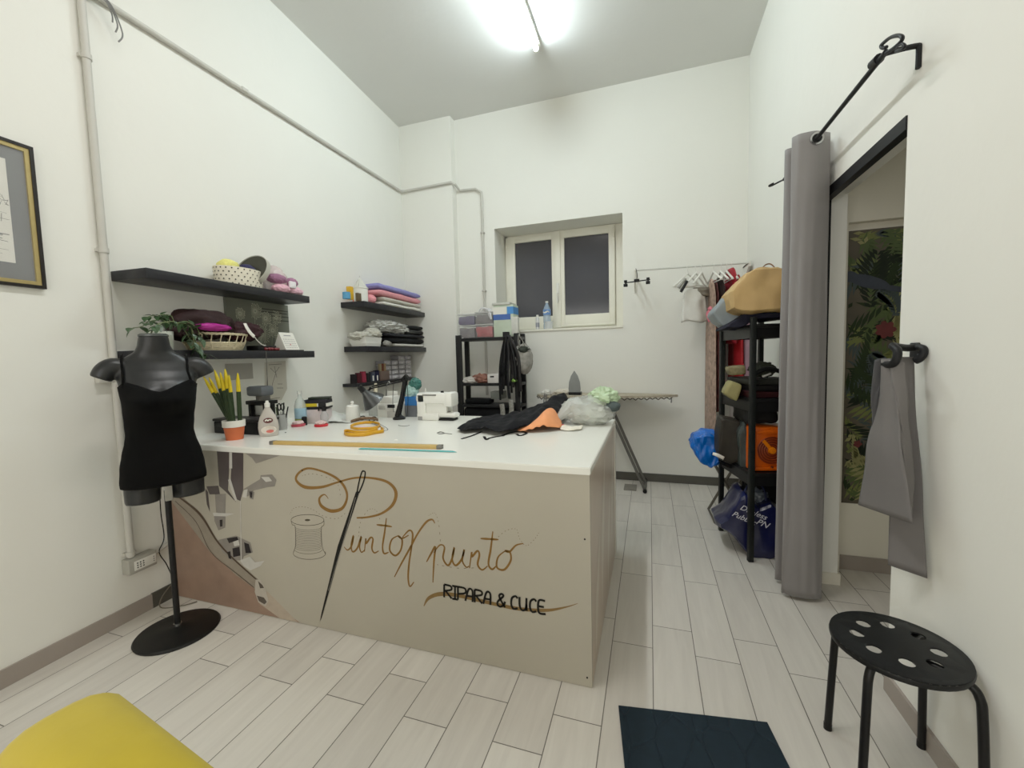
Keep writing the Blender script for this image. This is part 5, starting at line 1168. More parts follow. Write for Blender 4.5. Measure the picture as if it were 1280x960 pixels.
for p in (a, c):
    b = B(); b.box(p + Vector((0, -.002, .012)), (.03, .024, .024), bev=.004); b.box(p + Vector((0, -.002, -.024)), (.04, .022, .03), bev=.005); b.tube([p + Vector((0, 0, .014)), p + Vector((0, 0, -.02))], .008, 8); obj('clip', b, BLACKPL, ch)
def rail_z(x): return ra_.z + (rb_.z - ra_.z) * (x - ra_.x) / (rb_.x - ra_.x)
HG = 'white clothes hangers along the rail'
def hanger(px, tilt, label, mat, L=.2, drop=.1, name='clothes_hanger', clips=False):
    x = pY(px, 330, YR).x; z = rail_z(x)
    dirv = Vector((math.sin(tilt), math.cos(tilt), 0)); top = Vector((x, YR, z + .014)); neck = Vector((x, YR, z - .06))
    h = thing(name, label, 'hanger', neck, 0, HG)
    b = B(); b.tube(smooth_path([Vector((x, YR, z)) + dirv * .018 + Vector((0, 0, -.005)), Vector((x, YR, z)) + dirv * .014 + Vector((0, 0, .010)), top, Vector((x, YR, z)) - dirv * .014 + Vector((0, 0, .004)), neck + Vector((0, 0, .02)), neck], 6), .0032, 7); obj('hook', b, WHITEPL if name == 'clothes_hanger' else CHROME, h)
    b = B()
    for s in (-1, 1): b.tube(smooth_path([neck, neck + dirv * s * L * .35 + Vector((0, 0, -drop * .35)), neck + dirv * s * L + Vector((0, 0, -drop))], 6), [.009] * 12 + [.009], 8)
    b.tube([neck + dirv * L + Vector((0, 0, -drop)), neck - dirv * L + Vector((0, 0, -drop))], .005, 8); obj('shoulder_bar', b, mat, h)
    return neck, dirv
def garment(name, px, ztop, zbot, w0, w1, dep, mat, label, cat, tilt=0, seed=0, y=None, group='clothes hanging on the rail', top_taper=.35, nf=5, x=None):
    """a hanging garment: closed folded tube of cloth, w = half extent along its hanger, dep = half thickness"""
    yy = YR if y is None else y; x = pY(px, 340, yy).x if x is None else x
    d = Vector((math.sin(tilt), math.cos(tilt), 0)); n = Vector((d.y, -d.x, 0)); rows = []; NK, NR = 44, 26
    for j in range(NR + 1):
        t = j / NR; z = ztop + (zbot - ztop) * t; w = (w0 + (w1 - w0) * min(1, t * 1.2)) * (top_taper + (1 - top_taper) * min(1, t / .12) ** .6); e = dep * (.45 + .55 * min(1, t * 3))
        row = []
        for k in range(NK):
            a = 2 * PI * k / NK; f = 1 + .28 * math.sin(a * nf + seed + t * 1.2) * min(1, t * 2.5) + .2 * noise.noise(Vector((math.cos(a) * 1.5 + seed, math.sin(a) * 1.5, t * 3)))
            dr = -.01 if t > 0 else .0
            row.append(Vector((x, yy, z + .012 * math.sin(a * 3 + seed) * (t > .97))) + d * w * math.cos(a) + n * e * math.sin(a) * f)
        rows.append(row)
    b = B(); b.rings(rows)
    return solo(name, b, mat, label, cat, group, ang=180)
zr = rail_z(.4)
hanger(860, .9, 'white hanger nearest the window, tilted with a black grip', WHITEPL, .17, .13)
hanger(870, .7, 'second white hanger from the window end of the rail', WHITEPL, .17, .13)
hanger(877, .5, 'third white hanger from the window end of the rail', WHITEPL, .18, .12)
hanger(892, -.2, 'white hanger over the patterned dress', WHITEPL, .2, .1)
hanger(901, -.15, 'white hanger over the dark brown coat', WHITEPL, .2, .1)
hanger(908, -.1, 'white hanger just before the red shirt', WHITEPL, .2, .1)
hanger(914, -.1, 'last white hanger near the right bracket, carrying the red shirt', WHITEPL, .2, .1)
hd = pY(856, 360, YR - .16)
hg = thing('clip_hanger', 'tilted clip hanger with black pads at the near end of the clothes', 'hanger', hd)
b = B(); b.tube([pY(848, 361, YR - .15), pY(872, 356, YR - .02)], .007, 8); b.tube(smooth_path([pY(858, 359, YR - .1), pY(858, 345, YR - .04), pY(859, 333, YR)], 6), .0035, 6); obj('bar', b, WHITEPL, hg)
for (x0, y0, x1, y1, yy) in ((851, 365, 859, 351, YR - .15), (848, 360, 857, 348, YR - .15)):
    b = B(); b.tube([pY(x0, y0, yy), pY(x1, y1, yy)], .013, 8); obj('clip', b, BLACKPL if x0 > 849 else M('clip_grey', (150, 148, 140), .4), hg)
zz = lambda py: pY(870, py, YR).z
garment('skirt', 868, zz(362), zz(402), .09, .12, .05, M('white_skirt', (214, 212, 206), .8, var=.04), 'short white skirt hanging at the window end of the clothes', 'skirt', 1.25, 1, YR - .04, nf=4, top_taper=.8)
garment('skirt', 878, zz(360), zz(371), .09, .09, .035, M('grey_waistband', (122, 116, 106), .8, var=.3, scale=30), 'grey waistband of folded trousers just above the white skirt', 'trousers', 1.2, 2, YR - .01, nf=3, top_taper=.9)
garment('trousers', 884, zz(364), zz(402), .07, .07, .03, M('grey_trousers', (186, 184, 178), .8, var=.06), 'pale grey trousers folded behind the white skirt', 'trousers', 1.1, 7, YR + .06, nf=3, top_taper=.9)
garment('dress', 889, zz(352), pY(887, 545, YR - .03).z, .16, .2, .018, M('pink_brown_print', (156, 136, 124), .8, var=.6, scale=26), 'long patterned dress in brown and cream hanging on the rail', 'dress', -.1, 3, YR - .03)
garment('dress', 893, zz(352), .80, .15, .2, .013, M('burgundy_print', (118, 78, 76), .8, var=.5, scale=22), 'long dusty red printed dress behind the patterned dress', 'dress', -.1, 5, YR + .02)
garment('coat', 899, zz(350), 1.15, .18, .21, .022, M('dark_brown_coat', (48, 36, 34), .85, var=.12), 'dark brown coat hanging next to the patterned dress', 'coat', -.1, 6, YR)
garment('shirt', 913, zz(340) , zz(430), .17, .19, .034, M('red_shirt', (150, 26, 46), .75, var=.08), 'bright red shirt hanging near the right bracket of the rail', 'shirt', -.1, 8, YR, top_taper=.5)
garment('dress', 921, zz(348), .95, .15, .19, .036, M('crimson_dress', (158, 20, 40), .75, var=.1), 'long crimson dress hanging behind the tall metal rack', 'dress', -.1, 11, YR + .02)
garment('coat', 930, zz(352), .9, .16, .19, .032, M('mauve_coat', (150, 124, 132), .85, var=.06), 'mauve coat hanging at the right end behind the tall rack', 'coat', -.1, 13, YR + .0)
garment('tablecloth', 966, 1.62, .72, .12, .13, .07, M('white_sheet', (206, 204, 200), .8, var=.04), 'white sheet hanging in the corner behind the tall rack', 'sheet', -.2, 15, YR + .02, nf=3, x=.80)
b = B(); b.ribbon(smooth_path([pY(886, 384, YR - .23), pY(889, 388, YR - .24), pY(885, 392, YR - .23), pY(888, 402, YR - .24)], 5), .035, (-.3, -1, 0)); solo('scarf', b, M('pink_ribbon', (206, 130, 140), .7, var=.1), 'pink bow knotted on the near edge of the patterned dress', 'ribbon', ang=180, mods=[('SOLIDIFY', dict(thickness=.003))])

# ================================================================== IRONING BOARD
ib = thing('ironing_board', 'ironing board with pale speckled cover standing along the back wall', 'ironing board', (-.45, 4.22, 0))
IZ = .93; bx0, bx1 = -1.15, .262
out = []
for i in range(28):
    t = i / 27; x = bx0 + (bx1 - bx0) * t; w = .17 * min(1, math.sqrt(max(0, 1 - ((t - .4) / .62) ** 8)) if t > .4 else min(1, (t / .08) ** .5 if t < .08 else 1)); w = max(.02, w if t < .55 else .17 * max(.12, 1 - ((t - .55) / .46) ** 2))
    out.append((x, w))
yc = 4.22
top = [(x, yc - w, IZ - .012 + .012) for x, w in out] + [(x, yc + w, IZ) for x, w in reversed(out)]
b = B(); b.prism([(x, y, IZ - .02) for x, y, z in top], (0, 0, .022)); bmesh.ops.bevel(b.bm, geom=list(b.bm.edges), offset=.004, segments=2, affect='EDGES'); obj('padded_cover', b, M('board_cover', (176, 168, 152), .9, var=.25, scale=40), ib)
b = B()
for i in range(0, 26):
    x, w = out[i]; x2, w2 = out[i + 1]; b.tube([(x, yc - w + .004, IZ - .02), ((x + x2) / 2, yc - (w + w2) / 2 + .003, IZ - .034 - .006 * (i % 2)), (x2, yc - w2 + .004, IZ - .02)], .006, 6)
obj('elastic_edge', b, M('board_edge', (92, 84, 74), .9, var=.2), ib)
foot = pZ(806, 618, .02); tp = Vector((-.72, foot.y + .0, IZ - .04))
b = B()
for dy in (-.13, .13): b.tube([Vector((foot.x + .0, 4.03 + .13 + dy, .02)), Vector((-.42, 4.16 + dy, IZ - .035))], .014, 10)
b.tube([Vector((foot.x, 4.0, .02)), Vector((foot.x, 4.36, .02))], .015, 10); obj('leg', b, GREYMETAL, ib)
b = B()
for dy in (-.10, .10): b.tube([Vector((-.98, 4.2 + dy, .02)), Vector((-.36, 4.2 + dy, IZ - .035))], .014, 10)
b.tube([Vector((-.98, 4.02, .02)), Vector((-.98, 4.38, .02))], .015, 10); obj('leg', b, GREYMETAL, ib)
for y in (4.0, 4.36):
    b = B(); b.tube([Vector((foot.x, y - .014, .02)), Vector((foot.x, y + .014, .02))], .02, 10); obj('rubber_foot', b, BLACKPL, ib)
b = B(); b.tube([(.2, 4.2, IZ - .02), (.2, 4.18, IZ - .06), (.2, 4.22, IZ - .075)], .006, 8); obj('lock_wire', b, GREYMETAL, ib)
b = B(); b.span((foot.x - .2, 4.17, .0), (foot.x - .08, 4.35, .012), .003); solo('floor_plate', b, M('plate_grey', (128, 124, 116), .5), 'flat grey plate on the floor behind the board leg', 'plate')
ir = thing('steam_iron', 'steam iron standing on its heel on the ironing board', 'iron', (pY(716, 494, 4.2).x, 4.2, IZ + .002))
ix = pY(716, 494, 4.14).x
prof = [(-.058, .028), (-.062, .06), (-.056, .13), (-.035, .195), (0, .25), (.035, .195), (.056, .13), (.062, .06), (.058, .028)]
b = B(); b.prism([(ix + x, 4.115, IZ + .004 + z) for x, z in prof], (0, .012, 0)); obj('soleplate', b, M('sole_steel', (132, 134, 132), .35, .2, var=.05), ir)
b = B(); b.rings([[(ix + x * s, 4.127 + yy, IZ + .004 + .028 + (z - .028) * s2) for x, z in prof] for s, s2, yy in ((.97, .98, 0), (.9, .9, .04), (.6, .7, .07))]); obj('body', b, M('iron_white', (206, 206, 202), .4), ir)
b = B(); b.tube(smooth_path([(ix, 4.19, IZ + .17), (ix, 4.235, IZ + .16), (ix, 4.24, IZ + .08), (ix, 4.2, IZ + .045)], 6), .013, 10); obj('handle', b, BLACKPL, ir)
b = B(); b.span((ix - .062, 4.11, IZ + .002), (ix + .062, 4.21, IZ + .032), .006); obj('heel', b, BLACKPL, ir)
b = B(); b.blob(Vector((pY(701, 488, 4.2).x, 4.2, IZ + .028)), (.085, .07, .03), 5, .3, 3, 4, flat=.026); solo('pressing_cloth', b, M('pressing_white', (214, 208, 196), .85, var=.06), 'crumpled white pressing cloth beside the iron', 'cloth', ang=180)
b = B(); b.blob(Vector((pY(680, 489, 4.12).x, 4.1, IZ + .02)), (.05, .04, .035), 15, .4, 5, 4); solo('lace_bow', b, M('white_bow', (206, 204, 198), .85, var=.3, scale=50), 'tangled white lace hanging at the left end of the ironing board', 'lace', ang=180)
b = B()
for dx in (-.012, .01): b.tube([(pY(680, 497, 4.1).x + dx, 4.04, IZ + .02), (pY(679, 497, 4.1).x + dx, 4.03, IZ - .09), (pY(681, 505, 4.1).x + dx, 4.03, IZ - .2)], .006, 6)
solo('cloth_strap', b, M('strap_grey', (110, 108, 106), .7), 'pair of grey cords dangling from the left end of the ironing board', 'cord')
for o in C.objects:
    if o.parent is None and (o.name in ('ironing_board', 'steam_iron', 'pressing_cloth', 'lace_bow', 'cloth_strap')): o.location.y += .13
# ================================================================== TALL METAL RACK BY THE DOORWAY
P1, P2 = Vector((.607, 2.925, 0)), Vector((.505, 3.39, 0))
E1 = (P2 - P1).normalized(); E2 = Vector((E1.y, -E1.x, 0)); LR = (P2 - P1).length; DRK = .265
RA = math.atan2(E2.y, E2.x)
def RK(a, b_, z): return P1 + E2 * a + E1 * b_ + Vector((0, 0, z))            # a towards the wall, b away from the camera
tr = thing('metal_rack', 'tall narrow black metal rack crammed with bags, beside the grey curtain', 'rack', RK(DRK / 2, LR / 2, 0), RA)
for a, b_ in ((0, 0), (0, LR), (DRK, LR), (DRK, 0)):
    b = B(); b.box(RK(a, b_, .775), (.032, .032, 1.55), rz=RA, bev=.003); obj('post', b, M('rack_dark', (27, 30, 29), .5, 0, var=.06), tr)
SHZ = (1.50, 1.04, .57)
for z in SHZ:
    b = B(); b.box(RK(DRK / 2, LR / 2, z - .008), (DRK + .02, LR + .02, .016), rz=RA, bev=.002)
    for a, b_, sx, sy in ((0, LR / 2, .012, LR), (DRK, LR / 2, .012, LR), (DRK / 2, 0, DRK, .012), (DRK / 2, LR, DRK, .012)):
        b.box(RK(a, b_, z - .036), (sx, sy, .085), rz=RA)
    obj('shelf', b, BLACKMETAL, tr)
# things above and in it
def pxsolid(name, pts, y, dep, mat, label, cat, amp=.012, sc=8, seed=0, cuts=5, bev=.015, taper=1.0, group=None, ang=60, softk=2, parent=None):
    """soft solid whose near outline was measured on the plane y, extending dep metres away"""
    P = [pY(px, py, y) for px, py in pts]; c = sum(P, Vector()) / len(P); b = B(); off = Vector((.0, dep, 0))
    A = [c + (p - c) * .93 for p in P]
    b.rings([A, [p + off * .18 for p in P], [p + off * .8 for p in P], [c + (p - c) * taper * .95 + off for p in P]])
    bmesh.ops.triangulate(b.bm, faces=[f for f in b.bm.faces if len(f.verts) > 4])
    bmesh.ops.subdivide_edges(b.bm, edges=list(b.bm.edges), cuts=cuts, use_grid_fill=True)
    b.soft(softk); b.bm.normal_update(); b.jitter(amp, sc, seed)
    if parent is not None: return obj(name, b, mat, parent, ang)
    return solo(name, b, mat, label, cat, group, ang=ang)
KR = M('kraft_paper', (190, 163, 120), .7, var=.08, scale=9, bump=.4, bscale=10)
pg = thing('paper_bag', 'big crumpled brown kraft paper bag lying on top of the tall rack', 'bag', RK(.15, .15, 1.56))
pxsolid('bag', [(914, 364), (934, 341), (948, 334), (974, 332), (984, 338), (992, 388), (960, 389), (925, 390), (915, 386)], 2.88, .42, KR, None, None, .015, 9, 3, ang=28, softk=1, parent=pg)
b = B(); b.tube(smooth_path([pY(952, 336, 3.0), pY(957, 331, 3.02), pY(963, 330, 3.02), pY(968, 334, 3.0)], 5), .004, 6); obj('twisted_handle', b, M('handle_kraft', (120, 84, 48), .8), pg)
pxsolid('shopping_bag', [(889, 392), (905, 372), (916, 362), (924, 372), (930, 398), (922, 406), (905, 409), (896, 402)], 3.12, .25, M('blue_grey_plastic', (138, 146, 150), .5, var=.12, scale=7, bump=.3, bscale=14), 'blue-grey plastic bag poking out left of the kraft bag', 'bag', .012, 8, 4)
pxsolid('folded_cloth', [(903, 411), (912, 403), (932, 392), (950, 390), (990, 388), (990, 396), (940, 400), (925, 410)], 2.98, .35, M('dark_navy_cloth', (34, 34, 48), .8, var=.25, scale=14), 'dark navy cloth squashed under the kraft paper bag', 'cloth', .012, 12, 5)
def rbox(b, a0, a1, b0, b1, z0, z1, bev=.01): return b.box(RK((a0 + a1) / 2, (b0 + b1) / 2, (z0 + z1) / 2), (abs(a1 - a0), abs(b1 - b0), z1 - z0), rz=RA, bev=bev)
# shelf at mid height
for k, (a0, a1, b0, b1, z0, z1, col, lab) in enumerate(((.01, .26, .03, .44, 1.042, 1.085, (52, 24, 26), 'dark red folded bag, lowest on the middle shelf of the tall rack'), (.02, .25, .03, .42, 1.087, 1.125, (26, 24, 24), 'black folded bag above the dark red one on the tall rack'),
                                (.0, .25, .02, .40, 1.127, 1.165, (38, 38, 34), 'dark olive folded bag topping the pile on the tall rack'))):
    b = B(); rbox(b, a0, a1, b0, b1, z0, z1, .008); b.subdivide(4); b.jitter(.008, 10, k); topbag = solo('folded_bag', b, M('folded_' + str(k), col, .6, var=.25, scale=14), lab, 'bag', 'folded bags on the middle shelf of the tall rack', ang=180)
b = B(); b.tube(smooth_path([pY(938, 472, 2.93), pY(950, 464, 2.95), pY(962, 461, 2.98), pY(974, 464, 3.0)], 6), [.014] * 19, 8); obj('handle', b, BLACKPL, topbag)
b = B(); b.blob(pY(953, 462, 3.05), (.07, .06, .045), 9, .35, 4, 4); solo('rolled_cloth', b, M('dark_green_grey', (52, 54, 46), .8, var=.2), 'dark green-grey crumpled cloth on the folded bags', 'cloth', ang=180)
b = B(); b.ribbon([pY(953, 471, 2.91), pY(964, 467, 2.92)], .012, (0, -1, .3)); solo('paper_tag', b, M('tag_grey', (150, 148, 142), .6), 'small pale tag on the dark folded bags', 'tag', mods=[('SOLIDIFY', dict(thickness=.001))])
OL = M('olive_paper', (150, 144, 104), .7, var=.15, scale=14)
pxsolid('paper_bag', [(904, 492), (914, 476), (929, 481), (922, 504)], 3.02, .16, OL, 'crumpled olive paper bag hanging off the middle shelf of the tall rack', 'bag', .006, 10, 2, cuts=3)
pxsolid('paper_packet', [(909, 459), (932, 456), (934, 468), (914, 470)], 3.1, .14, M('olive_speckled', (126, 118, 90), .7, var=.3, scale=60), 'speckled olive packet lying above the olive paper bag', 'packet', .005, 10, 4, cuts=3)
b = B(); rbox(b, .0, .2, .08, .3, .575, .70, .03); b.subdivide(3); b.jitter(.02, 8, 6); b.bm.transform(Matrix.Translation((0, 0, .27))); 
bgk = solo('handbag', b, M('soft_black_bag', (30, 30, 30), .6, var=.2, scale=12), 'soft black bag lying on the orange heater', 'bag', ang=180)
bgk.location.z = .862
b = B(); b.tube(smooth_path([pY(916, 528, 3.15), pY(921, 519, 3.15), pY(927, 513, 3.15)], 5), .0035, 6); b.tube(smooth_path([pY(924, 528, 3.1), pY(930, 521, 3.1), pY(941, 517, 3.08)], 5), .0035, 6); obj('handle', b, BLACKPL, bgk)
# orange fan heater
fh = thing('fan_heater', 'bright orange vintage square fan heater on the lower shelf of the tall rack', 'heater', RK(.14, .1, .572), RA)
OR = M('orange_plastic', (204, 104, 30), .35, var=.04); FZ0, FZ1 = .573, .86
b = B(); b.box(RK(.135, .125, (FZ0 + FZ1) / 2), (.23, .17, FZ1 - FZ0), rz=RA, bev=.014); obj('body', b, OR, fh)
fc = RK(.135, .0395, (FZ0 + FZ1) / 2 - .005); FX = Matrix((E2, Vector((0, 0, 1)), -E1)).transposed()
b = B(); 
for a in (-1, 1): b.box(fc + E2 * a * .103 - E1 * .004, (.022, .014, .26), rz=RA, bev=.004)
for a in (-1, 1): b.box(fc + Vector((0, 0, a * .118)) - E1 * .004, (.228, .014, .022), rz=RA, bev=.004)
obj('bezel', b, OR, fh)
b = B(); b.lathe([(0, 0), (.084, 0), (.088, .006), (0, .007)], fc, 30, FX); g = obj('grille', b, M('grille_brown', (110, 48, 20), .5, var=.1), fh)
b = B()
for r in (.03, .045, .06, .075, .087): b.tube([fc - E1 * .010 + E2 * r * math.cos(a * PI / 16) + Vector((0, 0, r * math.sin(a * PI / 16))) for a in range(32)], .0028, 5, close=True)
obj('grille_ring', b, M('ring_orange', (150, 70, 22), .4), g)
b = B(); b.lathe([(0, 0), (.024, 0), (.02, .016), (0, .018)], fc - E1 * .006, 18, FX); b.box(fc - E1 * .014 + E2 * -.03 + Vector((0, 0, .035)), (.075, .006, .02), mat=(Matrix.Rotation(RA, 3, 'Z') @ Matrix.Rotation(.85, 3, 'Y'))); obj('hub', b, M('hub_orange', (216, 130, 40), .35), fh)
b = B(); b.lathe([(0, 0), (.007, 0), (.006, .012), (0, .013)], fc + Vector((0, 0, -.106)) - E1 * .01, 12, FX); obj('knob', b, M('knob_brown', (92, 42, 20), .5), fh)
# bags on the left of the rack
pxsolid('carrier_bag', [(897, 566), (901, 524), (905, 522), (925, 527), (931, 536), (932, 578), (915, 582), (900, 576)], 3.12, .22, M('charcoal_bag', (50, 46, 40), .6, var=.15, scale=10), 'tall charcoal carrier bag leaning against the left of the tall rack', 'bag', .008, 8, 5, softk=1)
b = B(); b.ribbon(smooth_path([pY(891, 567, 3.05), pY(897, 569, 3.04), pY(905, 573, 3.05)], 5), .022, (.1, -1, .2)); solo('paper_strip', b, PAPER, 'white strip at the lower edge of the charcoal carrier bag', 'strip', mods=[('SOLIDIFY', dict(thickness=.002))])
pxsolid('carrier_bag', [(923, 540), (931, 527), (935, 530), (936, 588), (925, 588)], 3.05, .2, M('slate_bag', (66, 72, 70), .5, var=.2, scale=10), 'slate grey bag squeezed between charcoal bag and front post', 'bag', .008, 9, 7)
pxsolid('carrier_bag', [(865, 556), (870, 546), (884, 543), (898, 544), (902, 566), (900, 580), (890, 587), (879, 580), (869, 566)], 3.3, .28, M('bright_blue_film', (30, 106, 186), .3, var=.15, scale=8, bump=.6, bscale=16), 'bright blue plastic bag bulging over the folding stool', 'bag', .024, 13, 6, ang=28, softk=1)
pxsolid('dark_sack', [(900, 580), (912, 577), (930, 580), (932, 590), (925, 590), (915, 587)], 3.2, .22, BLACKCLOTH, 'black sack under the charcoal carrier bag', 'bag', .01, 8, 8)
# folding stool
fs = thing('folding_stool', 'folding stool with crossed grey metal legs under the blue bag', 'stool', (.5, 3.5, 0))
FM = M('stool_metal', (112, 108, 100), .4, .5, var=.04)
A1, A2, T1, T2 = pZ(887, 632, .012), pZ(893, 646, .012), Vector((.62, 3.35, .50)), Vector((.66, 3.62, .50))
A1 = Vector((.47, 3.80, .012)); A2 = Vector((.48, 3.50, .012)); T1 = Vector((.72, 3.80, .50)); T2 = Vector((.72, 3.50, .50)); B1 = Vector((.72, 3.82, .012)); B2 = Vector((.73, 3.50, .012)); U1 = Vector((.46, 3.82, .50)); U2 = Vector((.46, 3.50, .50))
b = B(); b.tube([T1, A1, A2, T2], .011, 10, close=True); obj('leg_frame', b, FM, fs)
b = B(); b.tube([U1, B1, B2, U2], .011, 10, close=True); obj('leg_frame', b, FM, fs)
b = B(); b.grid(lambda u, v: Vector((.46 + .26 * u, 3.49 + .34 * v, .515 - .02 * math.sin(PI * u))), 8, 4); obj('seat', b, M('stool_canvas', (40, 40, 44), .8), fs, mods=[('SOLIDIFY', dict(thickness=.006))])
# dark hanging bag under the heater and the navy shopper
pxsolid('tote_bag', [(931, 600), (948, 602), (972, 600), (975, 640), (950, 645), (934, 628)], 3.12, .14, BLACKCLOTH, 'black tote bag behind the navy shopper under the heater shelf', 'bag', .012, 8, 3)
nb = thing('shopping_bag', 'glossy navy shopping bag with white writing at the foot of the tall rack', 'bag', (.62, 3.05, 0))
NV = M('navy_gloss', (24, 28, 66), .28, var=.2, scale=6, bump=.5, bscale=9)
pxsolid('bag', [(897, 655), (908, 650), (926, 622), (932, 618), (950, 636), (966, 630), (978, 640), (980, 700), (966, 703), (940, 700), (928, 686), (918, 672), (898, 662)], 2.98, .34, NV, None, None, .014, 9, 6, ang=30, softk=1, parent=nb)
b = B(); b.tube(smooth_path([pY(930, 622, 3.04), pY(934, 608, 3.06), pY(946, 604, 3.08), pY(955, 612, 3.08), pY(958, 630, 3.06)], 6), .006, 6); obj('handle', b, M('navy_handle', (40, 44, 70), .6), nb)
b = B(); b.blob(pY(945, 622, 3.14), (.07, .06, .07), 5, .35, 4, 4); solo('plastic_bag', b, M('dull_grey_film', (96, 102, 110), .3, var=.2, scale=12), 'grey plastic filling showing in the mouth of the navy shopper', 'bag', ang=180)
WT = M('bag_white_print', (206, 206, 212), .5, var=0)
for s, (px, py), sz in (('Dupl ss', (924, 636), .05), ('Pubblic', (914, 644), .05), ('PN', (944, 654), .055)):
    o0 = pY(px, py, 2.962); o1 = pY(px + 20, py + 8.5, 2.962)
    X = frame_matrix(o0 + Vector((0, -.004, 0)), o1 - o0, Vector((0, 0, 1)) - (o1 - o0).normalized() * (o1 - o0).normalized().z)
    obj('bag_lettering', text_builder(s.replace('l ss', 'less'), sz, X, .3), WT, nb, smooth=False)

# ================================================================== CURTAIN, ROD AND TIE-BACK
rx, rzc = .782, 2.368
IRON = M('wrought_iron', (36, 36, 38), .5, .3, var=.06)
cr_ = thing('curtain_rod', 'black wrought iron curtain rod with scrolled ends above the doorway', 'curtain rod', (rx, 2.45, rzc))
b = B(); b.tube([(rx, 1.86, rzc), (rx, 3.02, rzc + .012)], .0095, 12); obj('rod', b, IRON, cr_)
def Rx(px, py, x=rx): return pX(px, py, x)
b = B(); b.tube(smooth_path([Rx(1097, 77), Rx(1106, 68), Rx(1120, 58), Rx(1128, 49), Rx(1124, 44.5), Rx(1113, 47), Rx(1103, 55), Rx(1101.5, 58), Rx(1104, 60), Rx(1108, 59)], 6), [.0062] * 55, 8)
b.tube(smooth_path([Rx(1119, 59), Rx(1127, 55), Rx(1131, 58), Rx(1127, 62), Rx(1120, 64)], 6), .005, 8); obj('scroll_finial', b, IRON, cr_)
b = B(); b.tube([Rx(1091, 81), Rx(1099, 73)], .017, 12); obj('collar', b, IRON, cr_)
for y in (1.87, 2.99):
    b = B(); b.tube(smooth_path([Vector((rx, y, rzc)), Vector((rx + .05, y, rzc + .004)), Vector((XR - .012, y, rzc + .004)), Vector((XR - .006, y, rzc - .005)), Vector((XR - .006, y, rzc - .07))], 4), .009, 8); obj('bracket', b, IRON, cr_)
b = B(); b.tube(smooth_path([Vector((rx, 3.02, rzc + .012)), Vector((rx - .01, 3.07, rzc + .02)), Vector((rx - .05, 3.1, rzc + .01)), Vector((rx - .07, 3.06, rzc)), Vector((rx - .05, 3.04, rzc + .005))], 6), .0055, 8); obj('scroll_finial', b, IRON, cr_)
ct = thing('curtain', 'grey eyelet curtain gathered at the far side of the doorway', 'curtain', (.79, 2.65, .02))
CG = M('curtain_grey', (134, 131, 130), .8, var=.05, scale=5, sheen=.2)
folds = [(2.54, .852), (2.515, .815), (2.49, .765), (2.505, .706), (2.555, .702), (2.60, .85), (2.635, .86), (2.655, .708), (2.70, .716), (2.74, .855), (2.775, .86), (2.80, .742), (2.845, .75), (2.88, .855)]
def curve_at(u, z):
    t = max(0, min(1, z / 2.4)); P = [Vector((x + (.012 if x > .78 else -.006) * (1 - t), y + (1 - t) * .03 * (i % 4 > 1), 0)) for i, (y, x) in enumerate(folds)]
    n = len(P) - 1; k = min(n - 1, int(u * n)); f = u * n - k
    g = lambda i: P[max(0, min(n, i))]
    p0, p1, p2, p3 = g(k - 1), g(k), g(k + 1), g(k + 2)
    q_ = .5 * ((2 * p1) + (p2 - p0) * f + (2 * p0 - 5 * p1 + 4 * p2 - p3) * f * f + (3 * p1 - p0 - 3 * p2 + p3) * f ** 3)
    w = noise.noise(Vector((u * 9, z * 1.2, 3))) * .016 + noise.noise(Vector((u * 26, z * 1.6, 7))) * .010
    q_.y += w * (1 - .75 * t * t)
    q_.x = min(q_.x + .5 * w, XR - .014)
    return Vector((q_.x, q_.y, z))
b = B(); b.grid(lambda u, v: curve_at(u, .02 + 2.392 * v), 132, 60); EY = min((curve_at(k / 400, rzc) for k in range(100)), key=lambda p: abs(p.x - rx)).y - .004
obj('curtain_cloth', b, CG, ct, ang=180, mods=[('SOLIDIFY', dict(thickness=.003, offset=0))])
b = B(); b.lathe([(.020, -.004), (.030, -.006), (.032, 0), (.030, .006), (.020, .004)], (rx, EY, rzc + .006), 24, Matrix.Rotation(PI / 2, 3, 'X')); 
obj('eyelet', b, CHROME, ct)
b = B(); b.lathe([(.0, -.0035), (.0215, -.0035), (.0215, .0035), (0, .0035)], (rx, EY - .001, rzc + .006), 24, Matrix.Rotation(PI / 2, 3, 'X')); obj('eyelet_opening', b, BLACKPL, ct)
